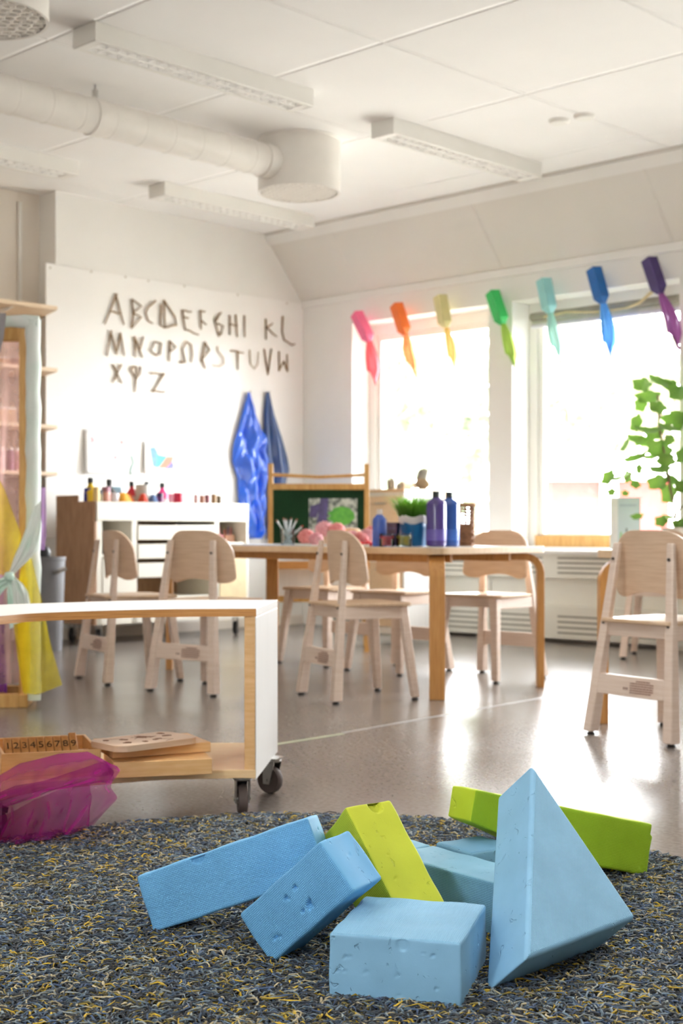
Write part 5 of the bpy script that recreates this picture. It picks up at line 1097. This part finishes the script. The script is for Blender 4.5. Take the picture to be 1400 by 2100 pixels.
for k, (px, py, Y, r, lab) in enumerate(((628, 1101, 7.45, .046, 'coral pink crepe flower next to the brush glass'), (664, 1086, 7.7, .05, 'pink crepe flower behind the chair backrest, left'), (690, 1088, 7.65, .048, 'pink crepe flower behind the top of the middle chair backrest'), (722, 1104, 7.4, .045, 'pale pink crepe flower right of the middle chair backrest'),
    (738, 1108, 7.3, .042, 'pale pink crepe flower in front of the red cloth'), (753, 1100, 7.42, .044, 'pale pink crepe flower beside the blue bottle'), (762, 1092, 7.6, .04, 'pink crepe flower behind the translucent blue bottle'), (648, 1106, 7.36, .038, 'rose pink crepe flower low behind the chair, on the left'))): rosette(px, py, Y, r, k, lab)
c = tp(744, 7.22); t = thing('red_cloth', 'folded red cloth lying under the pale pink crepe flowers', 'cloth', c, _a2)
MB().sheet(lambda u, v: ((u-.5)*.2, (v-.5)*.12, .012+.006*math.sin(u*17)+.004*math.sin(v*13+u*5)), 24, 14).build('fabric', mat('red_cotton', (206, 24, 38), .7, var=.1), t, solid=.012)
c = tp(716, 7.75); t = thing('straw_hat', 'tan straw disc behind the pink crepe flowers', 'craft', c, 0); MB().lathe([(.0, .095), (.05, .09), (.085, .06), (.09, .012), (.085, .0005), (0, .0005)], 26).build('straw', mat('straw', (206, 168, 130), .8, var=.15, scale=60), t)
for k, (px, Y, a, rgb, lab) in enumerate(((530, 7.95, .3, (226, 230, 238), 'white paper sheet at the left end of the craft table'), (560, 7.75, -.2, (170, 190, 226), 'pale blue paper sheet beside the brush glass'), (500, 8.2, .1, (236, 236, 238), 'white paper sheet nearest the art cabinet'))):
    t = thing('paper_sheet', lab, 'paper', tp(px, Y)+Vector((0, 0, .0006*k)), _a2+a, 'paper on the craft table'); MB().bx((-.15, -.1, 0), (.15, .1, .0005)).build('sheet', mat('sheet_%d' % px, rgb, .5), t)
# small white lid
t = tag(MB().lathe([(.018, .0005), (.018, .01), (.014, .012), (0, .012)], 18).build('white_disc', M['white'], None, tp(750, 6.99)), 'small white disc lying beside the red cloth', 'disc')
# basket
t = thing('wicker_basket', 'small brown wicker basket behind the tall blue bottle on the craft table', 'basket', tp(949, 7.42), .2)
mb = MB(); Wb, Hb_, ns = .05, .215, 13
for k in range(ns):
    z = .008+Hb_*k/ns; r0 = Wb*(.86+.16*k/ns); ph = k % 2
    pts = [(r0*(1.0+.05*((-1)**(j+ph)))*max(-1, min(1, 1.25*math.cos(2*PI*j/24))), r0*(1.0+.05*((-1)**(j+ph)))*max(-1, min(1, 1.25*math.sin(2*PI*j/24))), z) for j in range(25)]
    mb.tube(pts, .0098 if k < 7 else .006, 6)
for j in range(12):
    a = 2*PI*j/12; e = (max(-1, min(1, 1.25*math.cos(a))), max(-1, min(1, 1.25*math.sin(a)))); mb.tube([(e[0]*Wb*.86, e[1]*Wb*.86, .0045), (e[0]*Wb*1.02, e[1]*Wb*1.02, Hb_)], .0045, 6)
mb.build('weave', mat('wicker', (150, 104, 70), .7, rgb2=(112, 74, 48), scale=50), t); MB().bx((-Wb*.8, -Wb*.8, .001), (Wb*.8, Wb*.8, .006)).build('base', bpy.data.materials['wicker'], t)
pts = [(Wb*1.06*max(-1, min(1, 1.25*math.cos(2*PI*j/32))), Wb*1.06*max(-1, min(1, 1.25*math.sin(2*PI*j/32))), Hb_) for j in range(33)]; MB().tube(pts, .009, 8).build('rim', mat('pale_cane', (178, 136, 98), .6), t)

# tins and wood on the drawer unit
def du(px, dy=.2):
    r = (px-CX)/FPX; d = -W; o = P+(-U)*dy; s = (r*o.y-o.x)/(d.x-r*d.y); q = o+d*s; return Vector((q.x, q.y, hz+.0005))
TIN = mat('dull_tin', (176, 170, 156), .35, metal=.7, var=.1)
GD = 'found things on the drawer unit'
t = thing('tin_can', 'open tin can lying tilted on the drawer unit by the window', 'can', du(868, .14), RL, GD)
MB().lathe([(.0, -.06), (.05, -.06), (.052, .06), (.049, .062), (.047, -.05), (0, -.05)], 26).xf(Matrix.Translation((0, 0, .076)) @ Matrix.Rotation(math.radians(48), 4, 'Y') @ Matrix.Rotation(math.radians(-25), 4, 'X')).build('can', TIN, t)
t = thing('tin_can', 'small grey tin standing at the left of the drawer unit', 'can', du(803, .12), RL, GD); MB().lathe([(.03, 0), (.034, .02), (.034, .06), (.026, .066), (.02, .066)], 22).build('can', TIN, t); MB().lathe([(.012, .066), (.012, .08), (0, .08)], 14).build('spout', TIN, t)
t = thing('wood_log', 'short log slice with an orange end on the drawer unit', 'log', du(843, .1), RL, GD); MB().tube([(-.07, .03, .026), (.02, .03, .026)], .026, 18).build('bark', mat('pale_bark', (206, 186, 160), .9, var=.12), t); MB().tube([(.0205, .03, .026), (.0215, .03, .026)], .025, 18).build('cut_end', mat('orange_wood', (206, 146, 92), .7), t)
t = thing('white_cup', 'small white cup lying on the drawer unit beside the tilted can', 'cup', du(850, .2), RL, GD); MB().lathe([(.0, 0), (.022, 0), (.03, .06), (.027, .06), (.02, .005), (0, .005)], 20).xf(Matrix.Translation((0, 0, .031)) @ Matrix.Rotation(math.radians(75), 4, 'Y')).build('cup', M['white'], t)
t = thing('stone', 'grey stone at the left end of the drawer unit', 'stone', du(820, .16), RL, GD); MB().lathe([(.0, 0), (.03, .003), (.035, .02), (.024, .038), (0, .042)], 16).build('stone', mat('stone', (176, 170, 160), .9, var=.15, scale=30), t)

# ------------------------------------------------------------------ milk carton windsock garland
GA = [('pink', (240, 110, 150), (250, 120, 130), (731, 643), (758, 700), [(757, 697), (763, 735), (770, 786)], 22),
      ('orange', (232, 112, 40), (248, 176, 120), (812, 625), (832, 686), [(832, 680), (836, 715), (855, 772)], 18),
      ('cream', (218, 208, 150), (240, 214, 140), (902, 607), (914, 672), [(914, 668), (924, 705), (932, 752)], 16),
      ('green', (46, 180, 90), (184, 214, 110), (1009, 599), (1031, 665), [(1031, 660), (1042, 700), (1056, 752)], 20),
      ('mint', (146, 206, 206), (178, 220, 210), (1114, 573), (1128, 642), [(1128, 636), (1134, 680), (1150, 738)], 20),
      ('blue', (6, 92, 166), (96, 160, 226), (1217, 551), (1236, 622), [(1236, 616), (1246, 670), (1252, 730)], 24),
      ('violet', (62, 44, 104), (156, 96, 156), (1330, 531), (1354, 602), [(1354, 598), (1376, 650), (1392, 716)], 26)]
for nmc, rgb, rgb2, a, b, st, sw in GA:
    p0 = onwin(a[0], a[1], .10); p1 = onwin(b[0], b[1], .10); t = thing('carton_windsock', '%s milk carton with a %s streamer hanging over the windows' % (nmc, nmc), 'decoration', p0, 0, 'carton windsocks over the windows'); z = (p1-p0); L = z.length; z = z.normalized(); x = Vector((1, 0, 0)); x = (x-z*x.dot(z)).normalized(); y = z.cross(x); q = Matrix((x, y, z)).transposed() @ Matrix.Rotation(math.radians(-28), 3, 'Z'); s = .041
    mb = MB(); ring = lambda zz, k: [q @ Vector((sx*s*k, sy*s*k, zz)) for sx, sy in ((-1, -1), (1, -1), (1, 1), (-1, 1))]
    mb.hexa(ring(0, 1), ring(L*.84, 1)); mb.hexa(ring(L*.84, 1), ring(L, .45)); body = mb.build('carton', mat(nmc+'_carton', rgb, .45, var=.04), t, bevel=.004)
    P3 = [onwin(px, py, .10)-p0 for px, py in st]; hw = sw/2*p0.y/FPX
    def fn(u, v, P3=P3, hw=hw):
        i = min(int(v*2), 1); f = v*2-i; c = P3[i].lerp(P3[i+1], f); w = hw*(.30+1.0*math.sin(PI*min(v*.72+.05, 1))**1.1)*(1 if v < .72 else max(.04, (1-v)/.28*(.45+.55*(1 if u > .5 else .3)))) ; xx = (u-.5)*2
        return c+Vector((xx*w, .03*math.sin(xx*4+v*5)*v+.01*math.sin(9*xx), -.02*abs(xx)*v))
    cl = MB().sheet(fn, 14, 24).build('streamer', sheer(nmc+'_streamer', rgb2, .97, .6, .08), t, sharp=180)
pts = [onwin(px, py, .055) for px, py in ((690, 655), (731, 645), (812, 627), (902, 609), (1009, 601), (1114, 575), (1217, 553), (1330, 533), (1420, 516))]
tag(MB().tube([p-pts[0] for p in pts], .0012, 6).build('garland_string', M['white'], None, pts[0]), 'thin white string carrying the carton windsocks', 'string')
# roller blind and dry vine in the second window
p = R(A2L+.08, -(RD-.07), 2.33); t = thing('roller_blind', 'rolled up blind with a pale bottom bar inside the second window', 'blind', p, RZ)
MB().tube([(0, 0, .07), (A2R-A2L-.16, 0, .07)], .034, 16).build('roll', mat('blind_fabric', (150, 146, 132), .8), t); MB().tube([(0, 0, .0), (A2R-A2L-.16, 0, .0)], .016, 12).build('bottom_bar', mat('pale_lilac_bar', (226, 222, 232), .4), t); MB().bx((0, -.002, .0), (A2R-A2L-.16, .002, .07)).build('fabric', mat('blind_fabric_flat', (206, 204, 190), .8), t)
vs = [onwin(px, py, -.10) for px, py in ((1115, 650), (1160, 640), (1220, 640), (1285, 632), (1310, 622), (1332, 602), (1350, 590))]
tag(MB().tube([v-vs[0] for v in vs], [.006, .007, .007, .008, .011, .012, .008], 8).build('dry_vine', mat('dry_vine', (214, 196, 150), .8, var=.1), None, vs[0]), 'pale dry vine looped under the blind of the second window', 'vine')

# ------------------------------------------------------------------ plant and picture book on the window shelf
pp = onwin(1386, 1120, .125); pp.z = .6605
t = thing('potted_plant', 'tall leafy green houseplant with lobed leaves on the shelf by the right window', 'plant', pp)
MB().lathe([(.07, 0), (.095, .15), (.1, .16), (.092, .16), (.07, .02), (0, .02)], 28).build('pot', mat('plant_pot', (226, 222, 212), .5), t); MB().lathe([(0, .14), (.09, .14)], 24).build('soil', bpy.data.materials['soil'], t)
def pl(px, py, d=0): return at(px, py, pp.y+d)-pp
STEM = mat('green_brown_stem', (112, 92, 66), .7)
for pts, r in (([(1386, 1110), (1384, 1060), (1380, 1030), (1374, 1005), (1368, 960), (1356, 900), (1350, 870), (1351, 840), (1348, 810)], .008), ([(1384, 1060), (1392, 1045), (1404, 1035)], .006), ([(1368, 975), (1345, 965), (1310, 960), (1280, 985)], .004), ([(1362, 930), (1330, 945), (1300, 925), (1285, 940)], .004), ([(1386, 1100), (1396, 1070), (1410, 1050)], .006)):
    MB().tube([pl(*q) for q in pts], r, 8).build('stem', STEM, t)
LF = leafmat('houseplant_leaf', (112, 150, 58), (60, 104, 42), .10)
def leaf(px, py, wpx, hpx, ang, d, tilt, k):
    rn = random.Random(k); s = pp.y/FPX; w, h = wpx*s/2, hpx*s/2; n = 28; pts = []
    for i in range(n):
        a = 2*PI*i/n; r = 1+.13*math.cos(5*(a-PI/2))+.04*math.cos(11*a); pts.append(Vector((w*r*math.cos(a), 0, h*r*math.sin(a))))
    vs = [Vector((0, .0, 0))]+[p_+Vector((0, .25*abs(p_.x)+.2*abs(p_.z)*(p_.z < 0), 0)) for p_ in pts]+[p_*.5+Vector((0, .1*abs(p_.x), 0)) for p_ in pts]
    fs = [(0, 1+n+(i+1) % n, 1+n+i) for i in range(n)]+[(1+n+i, 1+n+(i+1) % n, 1+(i+1) % n, 1+i) for i in range(n)]
    m = Matrix.Translation(pl(px, py, d)) @ Matrix.Rotation(math.radians(ang), 4, 'Y') @ Matrix.Rotation(math.radians(tilt), 4, 'X') @ Matrix.Rotation(math.radians(rn.uniform(-25, 25)), 4, 'Z')
    MB().add(vs, fs, True).xf(m).build('leaf', LF, t, sharp=180)
LS = [(1318,790,44,30,15,20),(1350,783,50,24,10,50),(1376,792,40,26,35,20),(1328,815,52,30,-10,30),(1313,830,26,30,10,10),(1349,836,38,26,20,20),(1392,808,44,32,15,25),(1304,868,24,38,15,15),(1384,858,56,32,-15,20),(1396,872,36,34,0,20),(1370,880,44,24,20,60),(1328,884,56,22,5,55),(1342,890,40,28,-5,20),(1306,902,44,22,5,40),(1318,906,44,24,0,20),
      (1284,912,34,16,-40,30),(1372,902,22,24,30,20),(1352,922,54,38,20,20),(1302,940,54,18,-25,30),(1338,938,40,18,0,50),(1366,946,40,36,40,30),(1310,962,14,24,0,20),(1248,980,28,36,20,20),(1270,982,46,20,5,60),(1288,978,22,28,-20,20),(1302,994,22,22,30,40),(1356,965,50,26,10,50),(1350,990,46,34,0,20),(1378,985,40,24,20,50),(1372,1012,34,44,5,10),(1254,1010,18,18,0,20),(1281,1012,16,14,0,20),
      (1306,1060,26,16,-20,30),(1356,1070,28,26,15,20),(1372,1062,30,18,10,60),(1394,1075,34,26,0,40),(1398,1000,30,30,0,30),(1400,935,30,40,0,30),(1396,1105,40,22,10,40)]
for k, (px, py, w, h, ang, tilt) in enumerate(LS): leaf(px, py, w, h, ang, -.10+.05*(k % 5), tilt, k)
bp = onwin(1252, 1100, .13); bp.z = .6608
t = thing('picture_book', 'pale blue picture book standing on the window shelf beside the plant', 'book', bp, -.12)
bh = CH+68*bp.y/FPX-bp.z; bw = 60*bp.y/FPX
MB().bx((0, .004, .002), (bw-.004, .022, bh-.002)).build('pages', PAPER, t)
cov = mat('pale_blue_cover', (202, 220, 226), .35, var=.05, scale=5)
mb = MB(); mb.bx((0, 0, 0), (bw, .003, bh)).bx((0, .023, 0), (bw, .026, bh)).bx((-.003, 0, 0), (0, .026, bh)); mb.build('cover', cov, t)
MB().bx((0, -.0006, 0), (bw*.24, -.0001, bh)).build('spine_strip', mat('white_spine_strip', (240, 242, 242), .4), t)
MB().bx((bw*.3, -.0006, bh*.83), (bw*.86, -.0001, bh*.87)).build('title_line', mat('grey_blue_ink', (176, 196, 208), .4), t)
def patch(nm, rgb, P_l): MB().add([(x*bw, -.0008, z*bh) for x, z in P_l], [tuple(range(len(P_l)))]).build(nm, mat('ink_%s' % (rgb,), rgb, .5), t)
patch('printed_figure', (208, 80, 110), [(.58, .06), (.66, .06), (.62, .2), (.56, .3), (.5, .32), (.5, .28), (.56, .2)]); patch('printed_leaf', (150, 200, 130), [(.3, .2), (.36, .22), (.37, .36), (.32, .34)]); patch('printed_figure', (90, 100, 110), [(.5, .3), (.56, .3), (.56, .42), (.5, .42)]); patch('printed_leaf', (130, 160, 200), [(.8, .06), (.96, .06), (.95, .2), (.86, .12)])

# ------------------------------------------------------------------ floor tape
def tape(pts, w, lab, rgb):
    a, b = [onz(x, y, 0) for x, y in pts]; d = (b-a); L = d.length; ang = math.atan2(d.y, d.x)
    tag(MB().bx((0, -w/2, .0002), (L, w/2, .0012)).build('floor_tape', mat('tape_%s' % (rgb,), rgb, .4), None, a, ang), lab, 'tape', 'tape lines on the floor')
tape(((480, 1540), (703, 1505)), .022, 'pale green tape line on the floor right of the bench trolley', (186, 192, 160))
tape(((702, 1503), (1300, 1398)), .02, 'pale worn tape line on the floor in front of the craft table', (176, 172, 166))
for o in list(bpy.data.objects):
    if o.type == 'MESH' and o.data.users == 0: bpy.data.objects.remove(o)
